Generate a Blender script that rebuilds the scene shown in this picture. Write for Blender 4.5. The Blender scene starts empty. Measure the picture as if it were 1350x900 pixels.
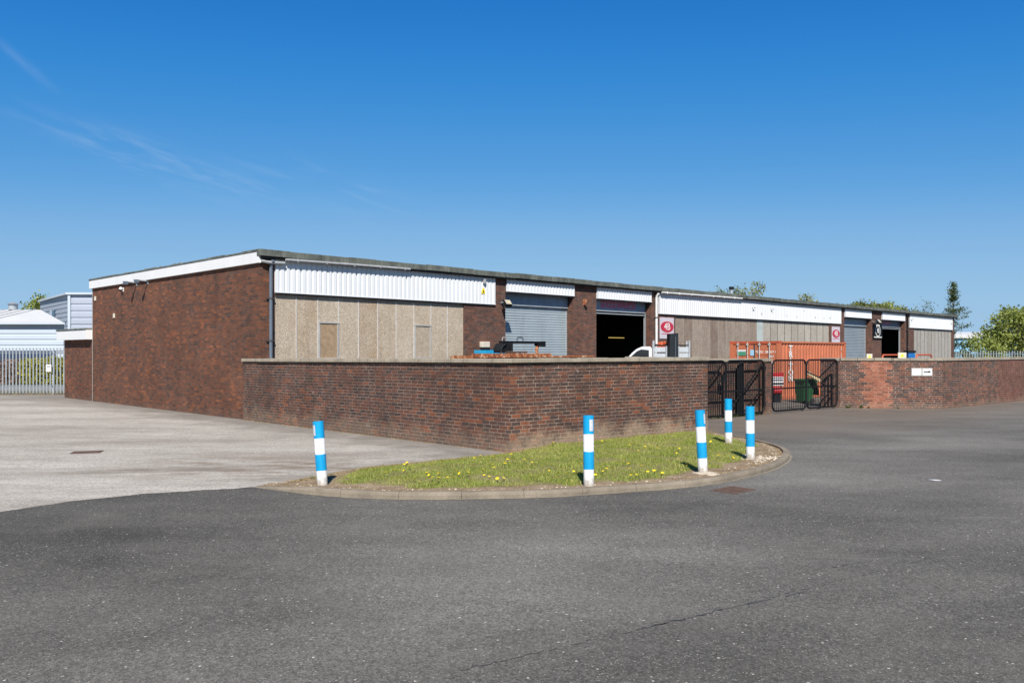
import bpy, bmesh, math, random
import numpy as np
from mathutils import Vector, Matrix
R = math.radians
rnd = random.Random(7)
SC = bpy.context.scene
COL = SC.collection
SQ = math.sqrt(0.5)

# ------------------------------------------------------------------ mesh builder
class MB:
    def __init__(s):
        s.v = []; s.f = []; s.sm = []; s.mi = []
    def add(s, vs, fs, smooth=False, mi=0):
        n = len(s.v)
        s.v += [tuple(p) for p in vs]
        for f in fs:
            s.f.append(tuple(i + n for i in f)); s.sm.append(smooth); s.mi.append(mi)
        return s
    def box(s, x0, x1, y0, y1, z0, z1, M=None, mi=0):
        vs = [(x0,y0,z0),(x1,y0,z0),(x1,y1,z0),(x0,y1,z0),(x0,y0,z1),(x1,y0,z1),(x1,y1,z1),(x0,y1,z1)]
        if M is not None: vs = [M @ Vector(p) for p in vs]
        return s.add(vs, [(0,3,2,1),(4,5,6,7),(0,1,5,4),(1,2,6,5),(2,3,7,6),(3,0,4,7)], mi=mi)
    def bar(s, p, q, w, h, up=(0,0,1), mi=0):
        p = Vector(p); q = Vector(q); d = q - p; L = d.length; d.normalize()
        up = Vector(up)
        if abs(d.dot(up)) > .98: up = Vector((1,0,0))
        a = d.cross(up).normalized(); b = a.cross(d)
        M = Matrix((( d.x,a.x,b.x,p.x),(d.y,a.y,b.y,p.y),(d.z,a.z,b.z,p.z),(0,0,0,1)))
        return s.box(0, L, -w/2, w/2, -h/2, h/2, M, mi=mi)
    def tube(s, pts, r, n=10, caps=True, smooth=True, mi=0):
        pts = [Vector(p) for p in pts]
        rs = r if isinstance(r, (list, tuple)) else [r]*len(pts)
        vs = []; a = None
        for i, p in enumerate(pts):
            d = (pts[min(i+1, len(pts)-1)] - pts[max(i-1, 0)]).normalized()
            if a is None:
                u = Vector((0,0,1)) if abs(d.z) < .9 else Vector((1,0,0))
                a = d.cross(u).normalized()
            else:
                a = (a - d*a.dot(d)).normalized()
            b = d.cross(a)
            for k in range(n):
                t = 2*math.pi*k/n
                vs.append(p + (a*math.cos(t) + b*math.sin(t))*rs[i])
        fs = []
        for i in range(len(pts)-1):
            for k in range(n):
                k2 = (k+1) % n
                fs.append((i*n+k, (i+1)*n+k, (i+1)*n+k2, i*n+k2))
        s.add(vs, fs, smooth, mi)
        if caps:
            s.add(vs[:n], [tuple(range(n))], mi=mi)
            s.add(vs[-n:], [tuple(range(n-1, -1, -1))], mi=mi)
        return s
    def prism(s, poly, y0, y1, M=None, smooth=False, mi=0):
        """polygon in x,z extruded along y"""
        n = len(poly)
        vs = [(x, y0, z) for x, z in poly] + [(x, y1, z) for x, z in poly]
        if M is not None: vs = [M @ Vector(p) for p in vs]
        fs = [(i, (i+1) % n, n+(i+1) % n, n+i) for i in range(n)]
        s.add(vs, fs, smooth, mi)
        s.add(vs[:n], [tuple(range(n-1, -1, -1))], mi=mi); s.add(vs[n:], [tuple(range(n))], mi=mi)
        return s
    def sheet(s, prof, z0, z1, smooth=False, mi=0):
        """profile of (x,y) points extruded in z"""
        vs = [(x, y, z0) for x, y in prof] + [(x, y, z1) for x, y in prof]; n = len(prof)
        return s.add(vs, [(i, i+1, n+i+1, n+i) for i in range(n-1)], smooth, mi)
    def blob(s, c, r, seg=8, rings=6, jit=0.0, mi=0):
        vs = []; c = Vector(c)
        r = r if isinstance(r, (tuple, list)) else (r, r, r)
        for i in range(rings+1):
            th = math.pi*i/rings
            for k in range(seg):
                ph = 2*math.pi*k/seg
                j = 1 + rnd.uniform(-jit, jit)
                vs.append((c.x+r[0]*math.sin(th)*math.cos(ph)*j, c.y+r[1]*math.sin(th)*math.sin(ph)*j, c.z+r[2]*math.cos(th)*j))
        fs = []
        for i in range(rings):
            for k in range(seg):
                k2 = (k+1) % seg
                fs.append((i*seg+k, (i+1)*seg+k, (i+1)*seg+k2, i*seg+k2))
        return s.add(vs, fs, jit == 0, mi)
    def mesh(s, name):
        me = bpy.data.meshes.new(name)
        me.from_pydata(s.v, [], s.f); me.update()
        me.polygons.foreach_set('use_smooth', s.sm)
        me.polygons.foreach_set('material_index', s.mi)
        uv = me.uv_layers.new(name='UVMap').data
        for p in me.polygons:
            n = p.normal
            if abs(n.z) > .8:
                for li in p.loop_indices:
                    c = me.vertices[me.loops[li].vertex_index].co; uv[li].uv = (c.x, c.y)
            else:
                t = Vector((-n.y, n.x, 0))
                if t.length < 1e-6: t = Vector((1,0,0))
                t.normalize()
                for li in p.loop_indices:
                    c = me.vertices[me.loops[li].vertex_index].co; uv[li].uv = (c.x*t.x + c.y*t.y, c.z)
        me.validate()
        return me
    def build(s, name, mat, parent=None, bevel=0):
        o = bpy.data.objects.new(name, s.mesh(name)); COL.objects.link(o)
        for m in (mat if isinstance(mat, (list, tuple)) else [mat]): o.data.materials.append(m)
        if parent is not None: o.parent = parent
        if bevel:
            b = o.modifiers.new('bevel', 'BEVEL'); b.width = bevel; b.segments = 2; b.limit_method = 'ANGLE'
        return o

def tag(o, label=None, cat=None, group=None, kind=None):
    if label: o['label'] = label
    if cat: o['category'] = cat
    if group: o['group'] = group
    if kind: o['kind'] = kind
    return o
def thing(name, label, cat, loc=(0,0,0), rz=0, group=None):
    o = bpy.data.objects.new(name, None); COL.objects.link(o)
    o.empty_display_size = .2
    o.location = loc; o.rotation_euler = (0, 0, rz)
    return tag(o, label, cat, group)
def copy_tree(o, parent=None):
    c = o.copy(); COL.objects.link(c)
    if parent is not None: c.parent = parent
    for ch in [x for x in bpy.data.objects if x.parent == o]: copy_tree(ch, c)
    return c
def raw_mesh(name, verts, faces_n, mat, parent=None):
    """verts (n,3) array; consecutive runs of faces_n verts make one face"""
    n = len(verts); k = faces_n; m = n//k
    me = bpy.data.meshes.new(name)
    me.vertices.add(n); me.vertices.foreach_set('co', np.asarray(verts, dtype=np.float32).ravel())
    me.loops.add(n); me.loops.foreach_set('vertex_index', np.arange(n, dtype=np.int32))
    me.polygons.add(m); me.polygons.foreach_set('loop_start', np.arange(0, n, k, dtype=np.int32))
    me.polygons.foreach_set('loop_total', np.full(m, k, dtype=np.int32))
    me.update(calc_edges=True); me.validate()
    o = bpy.data.objects.new(name, me); COL.objects.link(o); me.materials.append(mat)
    if parent is not None: o.parent = parent
    return o
def text_part(name, txt, size, mat, parent, M, bold=0.0, extrude=.002, sx=1.0, align='CENTER'):
    cu = bpy.data.curves.new(name, 'FONT'); cu.body = txt; cu.size = size; cu.extrude = extrude
    cu.align_x = align; cu.align_y = 'CENTER'; cu.offset = bold
    t = bpy.data.objects.new(name, cu); COL.objects.link(t)
    dg = bpy.context.evaluated_depsgraph_get(); dg.update()
    me = bpy.data.meshes.new_from_object(t.evaluated_get(dg))
    bpy.data.objects.remove(t); bpy.data.curves.remove(cu)
    me.transform(M @ Matrix.Diagonal((sx, 1, 1, 1))); me.materials.clear(); me.materials.append(mat)
    o = bpy.data.objects.new(name, me); COL.objects.link(o); o.parent = parent
    return o
def face_matrix(loc, xdir, up=(0,0,1)):
    x = Vector(xdir).normalized(); y = Vector(up).normalized(); z = x.cross(y)
    return Matrix(((x.x,y.x,z.x,loc[0]),(x.y,y.y,z.y,loc[1]),(x.z,y.z,z.z,loc[2]),(0,0,0,1)))

# ------------------------------------------------------------------ materials
class NT:
    def __init__(s, name):
        s.m = bpy.data.materials.new(name); s.m.use_nodes = True
        s.t = s.m.node_tree; s.b = s.t.nodes['Principled BSDF']
        s.L = s.t.links
    def n(s, typ, **kw):
        x = s.t.nodes.new(typ)
        for k, v in kw.items(): setattr(x, k, v)
        return x
    def put(s, sock, val):
        if hasattr(val, 'is_output') : s.L.new(val, sock)
        elif isinstance(val, (tuple, list)) and len(val) == 3 and sock.type == 'RGBA': sock.default_value = (*val, 1)
        else: sock.default_value = val
    def math(s, op, a, b=0.0, c=None, clamp=False):
        x = s.n('ShaderNodeMath', operation=op, use_clamp=clamp)
        s.put(x.inputs[0], a); s.put(x.inputs[1], b)
        if c is not None: s.put(x.inputs[2], c)
        return x.outputs[0]
    def coord(s, which='Object'):
        return s.n('ShaderNodeTexCoord').outputs[which]
    def mapped(s, vec, scale=(1,1,1), rot=(0,0,0), loc=(0,0,0)):
        x = s.n('ShaderNodeMapping'); s.L.new(vec, x.inputs[0])
        x.inputs['Scale'].default_value = scale; x.inputs['Rotation'].default_value = rot; x.inputs['Location'].default_value = loc
        return x.outputs[0]
    def noise(s, vec, scale, detail=4, rough=.55, out=0):
        x = s.n('ShaderNodeTexNoise'); s.L.new(vec, x.inputs['Vector'])
        x.inputs['Scale'].default_value = scale; x.inputs['Detail'].default_value = detail; x.inputs['Roughness'].default_value = rough
        return x.outputs[out]
    def voro(s, vec, scale, feature='F1', out='Distance'):
        x = s.n('ShaderNodeTexVoronoi', feature=feature); s.L.new(vec, x.inputs['Vector']); x.inputs['Scale'].default_value = scale
        return x.outputs[out]
    def rng(s, v, a, b, c=0.0, d=1.0, smooth=False):
        x = s.n('ShaderNodeMapRange', interpolation_type='SMOOTHSTEP' if smooth else 'LINEAR')
        s.put(x.inputs[0], v); s.put(x.inputs[1], a); s.put(x.inputs[2], b); s.put(x.inputs[3], c); s.put(x.inputs[4], d)
        return x.outputs[0]
    def ramp(s, v, stops, const=False):
        x = s.n('ShaderNodeValToRGB'); s.put(x.inputs[0], v); r = x.color_ramp
        if const: r.interpolation = 'CONSTANT'
        while len(r.elements) < len(stops): r.elements.new(.5)
        for e, (p, c) in zip(r.elements, stops): e.position = p; e.color = (*c, 1)
        return x.outputs[0]
    def mix(s, f, a, b, typ='MIX'):
        x = s.n('ShaderNodeMix', data_type='RGBA', blend_type=typ)
        s.put(x.inputs[0], f); s.put(x.inputs[6], a); s.put(x.inputs[7], b)
        return x.outputs[2]
    def scale(s, col, v):
        x = s.n('ShaderNodeVectorMath', operation='SCALE'); s.put(x.inputs[0], col); s.put(x.inputs['Scale'], v); return x.outputs[0]
    def sep(s, v):
        x = s.n('ShaderNodeSeparateXYZ'); s.L.new(v, x.inputs[0]); return x.outputs
    def comb(s, a, b, c=0.0):
        x = s.n('ShaderNodeCombineXYZ'); s.put(x.inputs[0], a); s.put(x.inputs[1], b); s.put(x.inputs[2], c); return x.outputs[0]
    def bump(s, h, dist=.005, strength=1.0):
        x = s.n('ShaderNodeBump'); s.put(x.inputs['Height'], h); x.inputs['Distance'].default_value = dist; x.inputs['Strength'].default_value = strength
        s.L.new(x.outputs[0], s.b.inputs['Normal'])
    def done(s, col, rough=.8, metal=0.0, spec=.5):
        s.put(s.b.inputs['Base Color'], col); s.put(s.b.inputs['Roughness'], rough); s.b.inputs['Metallic'].default_value = metal
        s.b.inputs['Specular IOR Level'].default_value = spec
        return s.m

def plain(name, col, rough=.6, metal=0.0, var=.12, scale=3.0, dirt=None, spec=.5):
    t = NT(name); c = t.coord()
    n1 = t.noise(c, scale, 5); n2 = t.noise(c, scale*14, 3)
    f = t.math('ADD', t.rng(n1, .3, .7, 1-var, 1+var), t.rng(n2, .3, .7, -var*.4, var*.4))
    out = t.scale(t.mix(0, col, col), f)
    if dirt:
        st = t.noise(t.mapped(c, (2.2, 2.2, .35)), 1.6, 6, .65)
        out = t.mix(t.rng(st, .5, .75, 0, dirt[1], True), out, dirt[0])
    return t.done(out, rough, metal, spec)

def brick(name, stops, mortar, base=None, stain=.22, effl=.0, patch=None, jw=.0042, soot=.0, red=None, base_x=False):
    t = NT(name)
    uvn = t.sep(t.coord('UV')); u, v = uvn[0], uvn[1]; ob = t.coord('Object')
    wob = t.rng(t.noise(ob, 9, 3), 0, 1, -.007, .007)
    vv = t.math('DIVIDE', t.math('ADD', v, wob), .081)
    row = t.math('FLOOR', vv)
    off = t.math('MULTIPLY', t.math('MODULO', t.math('ADD', row, 1000), 2), .5)
    uu = t.math('ADD', t.math('DIVIDE', t.math('ADD', u, wob), .243), off)
    # a minority of courses are shifted to a quarter bond, as in the real walling
    rown = t.n('ShaderNodeTexWhiteNoise', noise_dimensions='1D'); t.L.new(row, rown.inputs['W'])
    uu = t.math('ADD', uu, t.math('MULTIPLY', t.math('GREATER_THAN', rown.outputs[0], .72), .25))
    colm = t.math('FLOOR', uu)
    fu = t.math('FRACT', uu); fv = t.math('FRACT', vv)
    du = t.math('MULTIPLY', t.math('MINIMUM', fu, t.math('SUBTRACT', 1, fu)), .243)
    dv = t.math('MULTIPLY', t.math('MINIMUM', fv, t.math('SUBTRACT', 1, fv)), .081)
    d = t.math('MINIMUM', du, dv)
    mask = t.rng(d, jw-.002, jw+.0025, 0, 1, True)
    wn = t.n('ShaderNodeTexWhiteNoise', noise_dimensions='2D'); t.L.new(t.comb(colm, row), wn.inputs['Vector'])
    big = t.noise(ob, .55, 3)
    key = t.math('ADD', wn.outputs[0], t.rng(big, .3, .7, -.14, .14), clamp=True)
    bc = t.ramp(key, stops)
    wn2 = t.n('ShaderNodeTexWhiteNoise', noise_dimensions='2D'); t.L.new(t.comb(t.math('ADD', colm, 37.3), row), wn2.inputs['Vector'])
    bc = t.mix(1.0, bc, (1.06,.94,.86), 'MULTIPLY')
    bc = t.scale(bc, t.rng(wn2.outputs[0], 0, 1, .88, 1.12))
    bc = t.scale(bc, t.rng(t.noise(ob, 30, 5, .75), .3, .7, .70, 1.3))
    if patch:      # a repaired strip of new red bricks, toothed course by course
        wr = t.n('ShaderNodeTexWhiteNoise', noise_dimensions='1D'); t.L.new(t.math('FLOOR', t.math('DIVIDE', row, 2)), wr.inputs['W'])
        sh = t.math('MULTIPLY', t.math('SUBTRACT', wr.outputs[0], .5), .36)
        cu = t.math('ADD', t.math('MULTIPLY', t.math('SUBTRACT', colm, t.math('SUBTRACT', off, .5)), .243), sh)
        inside = t.math('MULTIPLY', t.math('GREATER_THAN', cu, patch[0]), t.math('LESS_THAN', cu, patch[1]))
        nb = t.scale(t.ramp(wn2.outputs[0], [(0, (.135,.055,.036)), (.4, (.22,.078,.046)), (1, (.29,.11,.066))]), t.rng(t.noise(ob, 40, 4), .3, .7, .8, 1.2))
        bc = t.mix(inside, bc, nb)
    if red:        # far end of the wall rebuilt in plainer red brick
        f = t.rng(u, red[0], red[0]+.05)
        bc = t.mix(f, bc, t.scale(bc, (1.0)))
        bc = t.mix(t.math('MULTIPLY', f, .65), bc, (.115,.042,.03))
    mn = t.scale(t.mix(0, mortar, mortar), t.rng(t.noise(ob, 3.5, 7, .72), .38, .62, .38, 1.5))
    c = t.mix(mask, mn, bc)
    st = t.noise(t.mapped(ob, (1, 1, .7)), .9, 6, .6)
    c = t.scale(c, t.rng(st, .3, .72, 1-stain, 1+stain))
    if soot:
        s2 = t.rng(t.noise(t.mapped(ob, (1.2, 1.2, .5), loc=(3, 9, 2)), .7, 5, .6), .5, .68, 0, soot, True)
        c = t.mix(s2, c, t.scale(c, .55))
    if effl:
        e = t.math('MULTIPLY', t.rng(t.noise(ob, 3.2, 7, .75), .60, .74, 0, 1, True), t.rng(t.noise(ob, 40, 3), .4, .6, .2, 1))
        c = t.mix(t.math('MULTIPLY', e, effl), c, (.42,.38,.34))
    if base:       # rain-splashed soil on the lowest courses
        bh, bcol, amt = base
        e = t.math('ADD', v, t.rng(t.noise(ob, 1.3, 5, .65), .3, .7, -bh*.75, bh*.55))
        f = t.rng(e, bh*.15, bh*1.15, amt, 0, True)
        if base_x: f = t.math('MULTIPLY', f, t.rng(t.sep(ob)[0], -.5, .2, .35, 1, True))
        c = t.mix(f, c, t.scale(t.mix(.35, bcol, c), t.rng(t.noise(ob, 14, 4), .3, .7, .8, 1.2)))
    h = t.math('ADD', t.math('MULTIPLY', mask, 1.0), t.math('MULTIPLY', t.noise(ob, 60, 4), .5))
    t.bump(h, .004, .6)
    return t.done(c, .9, spec=.2)

M = {}
DK = (.050,.039,.038); BR = (.078,.047,.039); RB = (.104,.050,.037); OR = (.150,.062,.036)
M['brick_side'] = brick('brick_side', [(0,(.062,.042,.037)), (.2,(.088,.049,.037)), (.6,(.110,.054,.037)), (.9,(.132,.059,.037)), (1,(.175,.073,.040))], (.125,.085,.062), base=(.25,(.13,.10,.08),.3), stain=.18)
M['brick_front'] = brick('brick_front', [(0,(.058,.044,.041)), (.35,(.085,.051,.043)), (.75,(.105,.056,.043)), (1,(.135,.064,.046))], (.14,.11,.09), stain=.14)
M['brick_yard'] = brick('brick_yard', [(0,DK), (.14,(.060,.043,.040)), (.55,BR), (.92,RB), (1,OR)], (.255,.20,.158), base=(.42,(.33,.25,.175),.9), stain=.20, effl=.75, soot=.4, base_x=True)
M['brick_gate'] = brick('brick_gate', [(0,DK), (.4,(.074,.048,.041)), (.75,(.10,.054,.041)), (1,(.135,.06,.042))], (.18,.145,.12), base=(.3,(.24,.18,.12),.6), stain=.16, effl=.2)
M['brick_far'] = brick('brick_far', [(0,DK), (.28,(.068,.049,.046)), (.6,(.095,.055,.045)), (.9,(.125,.060,.045)), (1,(.155,.072,.05))], (.33,.265,.22), base=(.2,(.25,.18,.13),.4), stain=.16, effl=.3, patch=(6.36, 7.30))
M['brick_rebuilt'] = brick('brick_rebuilt', [(0,DK), (.28,(.068,.048,.043)), (.6,(.098,.055,.043)), (.9,(.125,.060,.044)), (1,(.155,.072,.05))], (.28,.21,.17), base=(.2,(.25,.18,.13),.4), stain=.16, red=(5.3,))

def coping_mat(name, col):
    t = NT(name); c = t.coord()
    a = t.scale(t.mix(0, col, col), t.rng(t.noise(c, 2.5, 6, .65), .28, .72, .68, 1.25))
    st = t.rng(t.noise(t.mapped(c, (9, 9, .6)), 1.5, 5, .65), .55, .75, 0, .75, True)
    a = t.mix(st, a, (.10,.085,.065))
    li = t.rng(t.noise(c, 11, 5, .7), .62, .75, 0, .55, True)
    a = t.mix(li, a, (.38,.35,.29))
    t.bump(t.noise(c, 60, 5, .7), .004, .7)
    return t.done(a, .95, spec=.2)
M['coping'] = coping_mat('coping_stone', (.285,.245,.19))
M['coping_far'] = coping_mat('coping_far', (.27,.235,.185))

def kerb_mat():
    t = NT('kerb_concrete'); c = t.coord()
    a = t.scale(t.mix(0, (.205,.172,.132), (.205,.172,.132)), t.rng(t.noise(c, 1.8, 6, .65), .28, .72, .7, 1.25))
    a = t.scale(a, t.rng(t.noise(c, 60, 3), .3, .7, .85, 1.15))
    st = t.rng(t.noise(c, 5, 6, .7), .56, .72, 0, .7, True)
    a = t.mix(st, a, (.115,.095,.072))
    t.bump(t.noise(c, 90, 5, .7), .004, .6)
    return t.done(a, .95, spec=.2)
M['kerb'] = kerb_mat()

def asphalt():
    t = NT('asphalt'); c = t.coord()
    big = t.noise(t.mapped(c, (.55, 1.0, 1), (0, 0, R(-27))), .38, 5, .55)
    big2 = t.noise(t.mapped(c, (.18, 1.5, 1), (0, 0, R(-32))), .45, 4, .6)
    col = t.ramp(big, [(.30, (.062,.059,.054)), (.5, (.102,.0965,.088)), (.70, (.148,.139,.125))])
    col = t.scale(col, t.rng(big2, .3, .7, .88, 1.1))
    # tyre-polished paler track curving in from the near left towards the gates, darker less worn ground beside it
    sx = t.sep(c)
    wv = t.rng(t.noise(c, .35, 4), .3, .7, -.8, .8)
    q = t.math('ADD', t.math('ADD', t.math('MULTIPLY', t.math('ADD', sx[0], 1.9), .77), t.math('MULTIPLY', t.math('SUBTRACT', sx[1], 5.6), -.64)), wv)
    trk = t.math('EXPONENT', t.math('MULTIPLY', t.math('POWER', t.math('DIVIDE', q, 1.25), 2), -1))
    trk2 = t.math('EXPONENT', t.math('MULTIPLY', t.math('POWER', t.math('DIVIDE', t.math('SUBTRACT', q, 3.4), .7), 2), -1))
    lft = t.math('MULTIPLY', t.rng(t.math('ADD', sx[0], wv), -5.0, -1.5, 1, 0, True), t.rng(sx[1], 6.2, 8.2, 0, 1, True))
    rgt = t.rng(q, 2.0, 5.0, 0, 1, True)
    col = t.scale(col, t.math('ADD', t.math('ADD', t.math('MULTIPLY', trk, .30), t.math('MULTIPLY', trk2, .16)), t.math('SUBTRACT', 1.0, t.math('ADD', t.math('MULTIPLY', lft, .26), t.math('MULTIPLY', rgt, .22)))))
    # aggregate: three sizes of chippings
    for sc, th, amt, cc in ((95, .82, .75, (.225,.21,.185)), (60, .93, .8, (.29,.27,.24)), (38, .988, .8, (.50,.48,.44))):
        rc = t.voro(c, sc, 'F1', 'Color'); dd = t.voro(c, sc, 'F1', 'Distance')
        pick = t.math('GREATER_THAN', t.sep(rc)[0], th)
        near = t.rng(dd, .28, .46, 1, 0, True)
        col = t.mix(t.math('MULTIPLY', t.math('MULTIPLY', pick, near), amt), col, cc)
    rc = t.voro(c, 62, 'F1', 'Color'); col = t.scale(col, t.rng(t.sep(rc)[1], 0, 1, .66, 1.34))
    rc = t.voro(c, 28, 'F1', 'Color'); col = t.scale(col, t.rng(t.sep(rc)[1], 0, 1, .88, 1.12))
    # dust blown to the edges and in front of the gates
    dust = t.rng(t.noise(c, .8, 6, .6), .45, .75, 0, .35, True)
    gx = t.math('ADD', t.math('MULTIPLY', t.math('SUBTRACT', sx[0], 9.2), .65), t.math('MULTIPLY', t.math('SUBTRACT', sx[1], 26.6), -.76))
    gate = t.rng(t.math('ABSOLUTE', gx), .0, 6.5, .75, 0, True)
    gate = t.math('MULTIPLY', gate, t.rng(t.noise(c, .9, 5, .6), .3, .6, .35, 1))
    gate = t.math('MULTIPLY', gate, t.rng(sx[1], 18.5, 23, 0, 1, True))
    col = t.mix(dust, col, (.155,.144,.127))
    col = t.mix(gate, col, (.165,.128,.10))
    # pale rubbed lettering-less scuffs near the kerb
    sc2 = t.rng(t.noise(t.mapped(c, (.25, 2.2, 1), (0,0,R(8))), 1.3, 5, .65), .60, .76, 0, .5, True)
    col = t.mix(sc2, col, (.165,.155,.14))
    hgt = t.math('ADD', t.voro(c, 85, 'F1'), t.math('MULTIPLY', t.noise(c, 160, 3), .6))
    t.bump(hgt, .006, .65)
    return t.done(col, t.rng(big, .3, .7, .95, .82), spec=.25)
M['asphalt'] = asphalt()

def apron():
    t = NT('worn_concrete'); c = t.coord(); sx = t.sep(c)
    big = t.noise(t.mapped(c, (.35, 1, 1), (0, 0, R(12))), .5, 6, .6)
    col = t.ramp(big, [(.27, (.25,.222,.19)), (.44, (.335,.306,.27)), (.58, (.395,.366,.328)), (.72, (.445,.417,.378))])
    col = t.scale(col, t.rng(t.noise(t.mapped(c, (.6, 1.5, 1)), 2.1, 7, .75), .3, .7, .80, 1.14))
    rc = t.voro(c, 40, 'F1', 'Color'); col = t.scale(col, t.rng(t.sep(rc)[0], 0, 1, .76, 1.22))
    rc = t.voro(c, 33, 'F1', 'Color'); dd = t.voro(c, 33)
    pk = t.math('MULTIPLY', t.math('GREATER_THAN', t.sep(rc)[1], .90), t.rng(dd, .25, .45, 1, 0, True))
    col = t.mix(t.math('MULTIPLY', pk, .7), col, (.12,.11,.10))
    # darker band along the wall foot: distance to the wall line x + y = 17.5
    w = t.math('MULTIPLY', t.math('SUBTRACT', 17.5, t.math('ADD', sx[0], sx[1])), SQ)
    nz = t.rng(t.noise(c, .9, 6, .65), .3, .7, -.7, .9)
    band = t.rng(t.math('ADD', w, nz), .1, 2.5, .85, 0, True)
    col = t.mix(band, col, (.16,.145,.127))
    # soil tracked out of the corner by the kerb end
    dx = t.math('ADD', sx[0], 4.6); dy = t.math('SUBTRACT', sx[1], 15.4)
    rr = t.math('SQRT', t.math('ADD', t.math('POWER', t.math('MULTIPLY', dx, .5), 2), t.math('POWER', t.math('MULTIPLY', dy, .8), 2)))
    soil = t.math('MULTIPLY', t.rng(rr, .3, 2.0, 1, 0, True), t.rng(t.noise(t.mapped(c, (.5,1.6,1), (0,0,R(10))), 1.5, 6, .65), .42, .62, 0, .9, True))
    col = t.mix(soil, col, (.175,.135,.10))
    dx = t.math('ADD', sx[0], 6.4); dy = t.math('SUBTRACT', sx[1], 14.9)
    dy = t.math('SUBTRACT', dy, t.math('MULTIPLY', dx, .25))
    rr = t.math('SQRT', t.math('ADD', t.math('POWER', t.math('MULTIPLY', dx, .42), 2), t.math('POWER', t.math('MULTIPLY', dy, 1.9), 2)))
    s3 = t.math('MULTIPLY', t.rng(rr, .2, 1.1, 1, 0, True), t.rng(t.noise(t.mapped(c, (.6,2.5,1)), 1.7, 5, .6), .35, .6, .2, .75, True))
    col = t.mix(s3, col, (.17,.145,.12))
    stk = t.rng(t.noise(t.mapped(c, (.16, 2.6, 1), (0,0,R(6))), 1.6, 6, .7), .56, .70, 0, .45, True)
    col = t.mix(stk, col, (.19,.172,.15))
    ed = t.math('ADD', t.math('MULTIPLY', t.math('ADD', sx[0], 3.2), .69), t.math('MULTIPLY', t.math('SUBTRACT', sx[1], 14.3), -.72))
    ed = t.rng(t.math('ADD', t.math('ABSOLUTE', ed), t.rng(t.noise(c, 1.2, 6, .7), .3, .7, -.35, .5)), .1, 1.0, .55, 0, True)
    col = t.mix(t.math('MULTIPLY', ed, t.rng(sx[1], 13.2, 14.2, 0, 1, True)), col, (.17,.15,.125))
    fr = t.rng(t.math('ADD', sx[1], t.rng(t.noise(c, .4, 4), .3, .7, -2, 2)), 31, 40, 0, .6, True)
    col = t.mix(fr, col, (.205,.185,.165))
    t.bump(t.math('ADD', t.voro(c, 75), t.noise(c, 120, 3)), .005, .5)
    return t.done(col, .95, spec=.2)
M['apron'] = apron()

def soil_mat():
    t = NT('verge_soil'); c = t.coord()
    col = t.ramp(t.noise(c, 2.4, 6, .65), [(.3, (.17,.115,.07)), (.5, (.27,.195,.125)), (.68, (.36,.28,.20))])
    rc = t.voro(c, 46, 'F1', 'Color'); dd = t.voro(c, 46)
    pk = t.math('MULTIPLY', t.math('GREATER_THAN', t.sep(rc)[1], .62), t.rng(dd, .3, .5, 1, 0, True))
    col = t.mix(t.math('MULTIPLY', pk, .75), col, (.46,.39,.30))
    col = t.scale(col, t.rng(t.sep(rc)[0], 0, 1, .7, 1.2))
    at = t.n('ShaderNodeAttribute', attribute_name='turf')
    col = t.mix(at.outputs['Fac'], col, t.ramp(t.noise(c, 9, 4, .7), [(.35, (.12,.13,.035)), (.6, (.21,.20,.07)), (.75, (.33,.27,.13))]))
    t.bump(t.math('ADD', t.voro(c, 46), t.noise(c, 30, 5, .7)), .02, .8)
    return t.done(col, .95, spec=.15)
M['soil'] = soil_mat()

def leaf_mat(name, cols, trans=.25, rough=.5):
    t = NT(name); g = t.n('ShaderNodeNewGeometry'); c = t.coord()
    k = t.math('ADD', t.math('MULTIPLY', g.outputs['Random Per Island'], .7), t.math('MULTIPLY', t.rng(t.noise(c, .8, 4), .3, .7), .3))
    n = len(cols)
    col = t.ramp(k, [(i/(n-1), x) for i, x in enumerate(cols)])
    m = t.done(col, rough, spec=.3)
    tr = t.n('ShaderNodeBsdfTranslucent'); t.L.new(t.scale(col, 1.25), tr.inputs['Color'])
    mx = t.n('ShaderNodeMixShader'); mx.inputs[0].default_value = trans
    t.L.new(t.b.outputs[0], mx.inputs[1]); t.L.new(tr.outputs[0], mx.inputs[2])
    t.L.new(mx.outputs[0], t.t.nodes['Material Output'].inputs['Surface'])
    return m
M['grass'] = leaf_mat('grass_blades', [(.10,.155,.022), (.18,.24,.038), (.265,.305,.058), (.36,.355,.10), (.50,.43,.19)], .3)
M['dry_grass'] = leaf_mat('dry_grass', [(.30,.21,.10), (.40,.30,.16), (.24,.16,.08), (.20,.21,.06)], .2)
M['weed'] = leaf_mat('weed_leaves', [(.05,.10,.02), (.10,.16,.03), (.2,.2,.06)], .3)
M['leaf_spring'] = leaf_mat('spring_leaves', [(.09,.125,.025), (.175,.22,.045), (.27,.30,.07), (.36,.37,.11)], .3)
M['leaf_olive'] = leaf_mat('olive_leaves', [(.06,.08,.02), (.11,.13,.03), (.17,.18,.045), (.24,.23,.075)], .3)
M['leaf_willow'] = leaf_mat('willow_leaves', [(.12,.15,.03), (.20,.21,.05), (.28,.27,.08), (.30,.28,.10)], .35)
M['leaf_larch'] = leaf_mat('larch_needles', [(.035,.06,.02), (.07,.10,.03), (.12,.145,.045)], .2)
M['leaf_gold'] = leaf_mat('golden_leaves', [(.09,.11,.012), (.22,.22,.02), (.36,.33,.03), (.45,.40,.05)], .3)
M['leaf_pink'] = leaf_mat('reddish_leaves', [(.10,.06,.05), (.2,.12,.10), (.30,.20,.16), (.22,.2,.10)], .3)
M['bark'] = plain('bark', (.11,.09,.07), .95, var=.3, scale=6)

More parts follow.
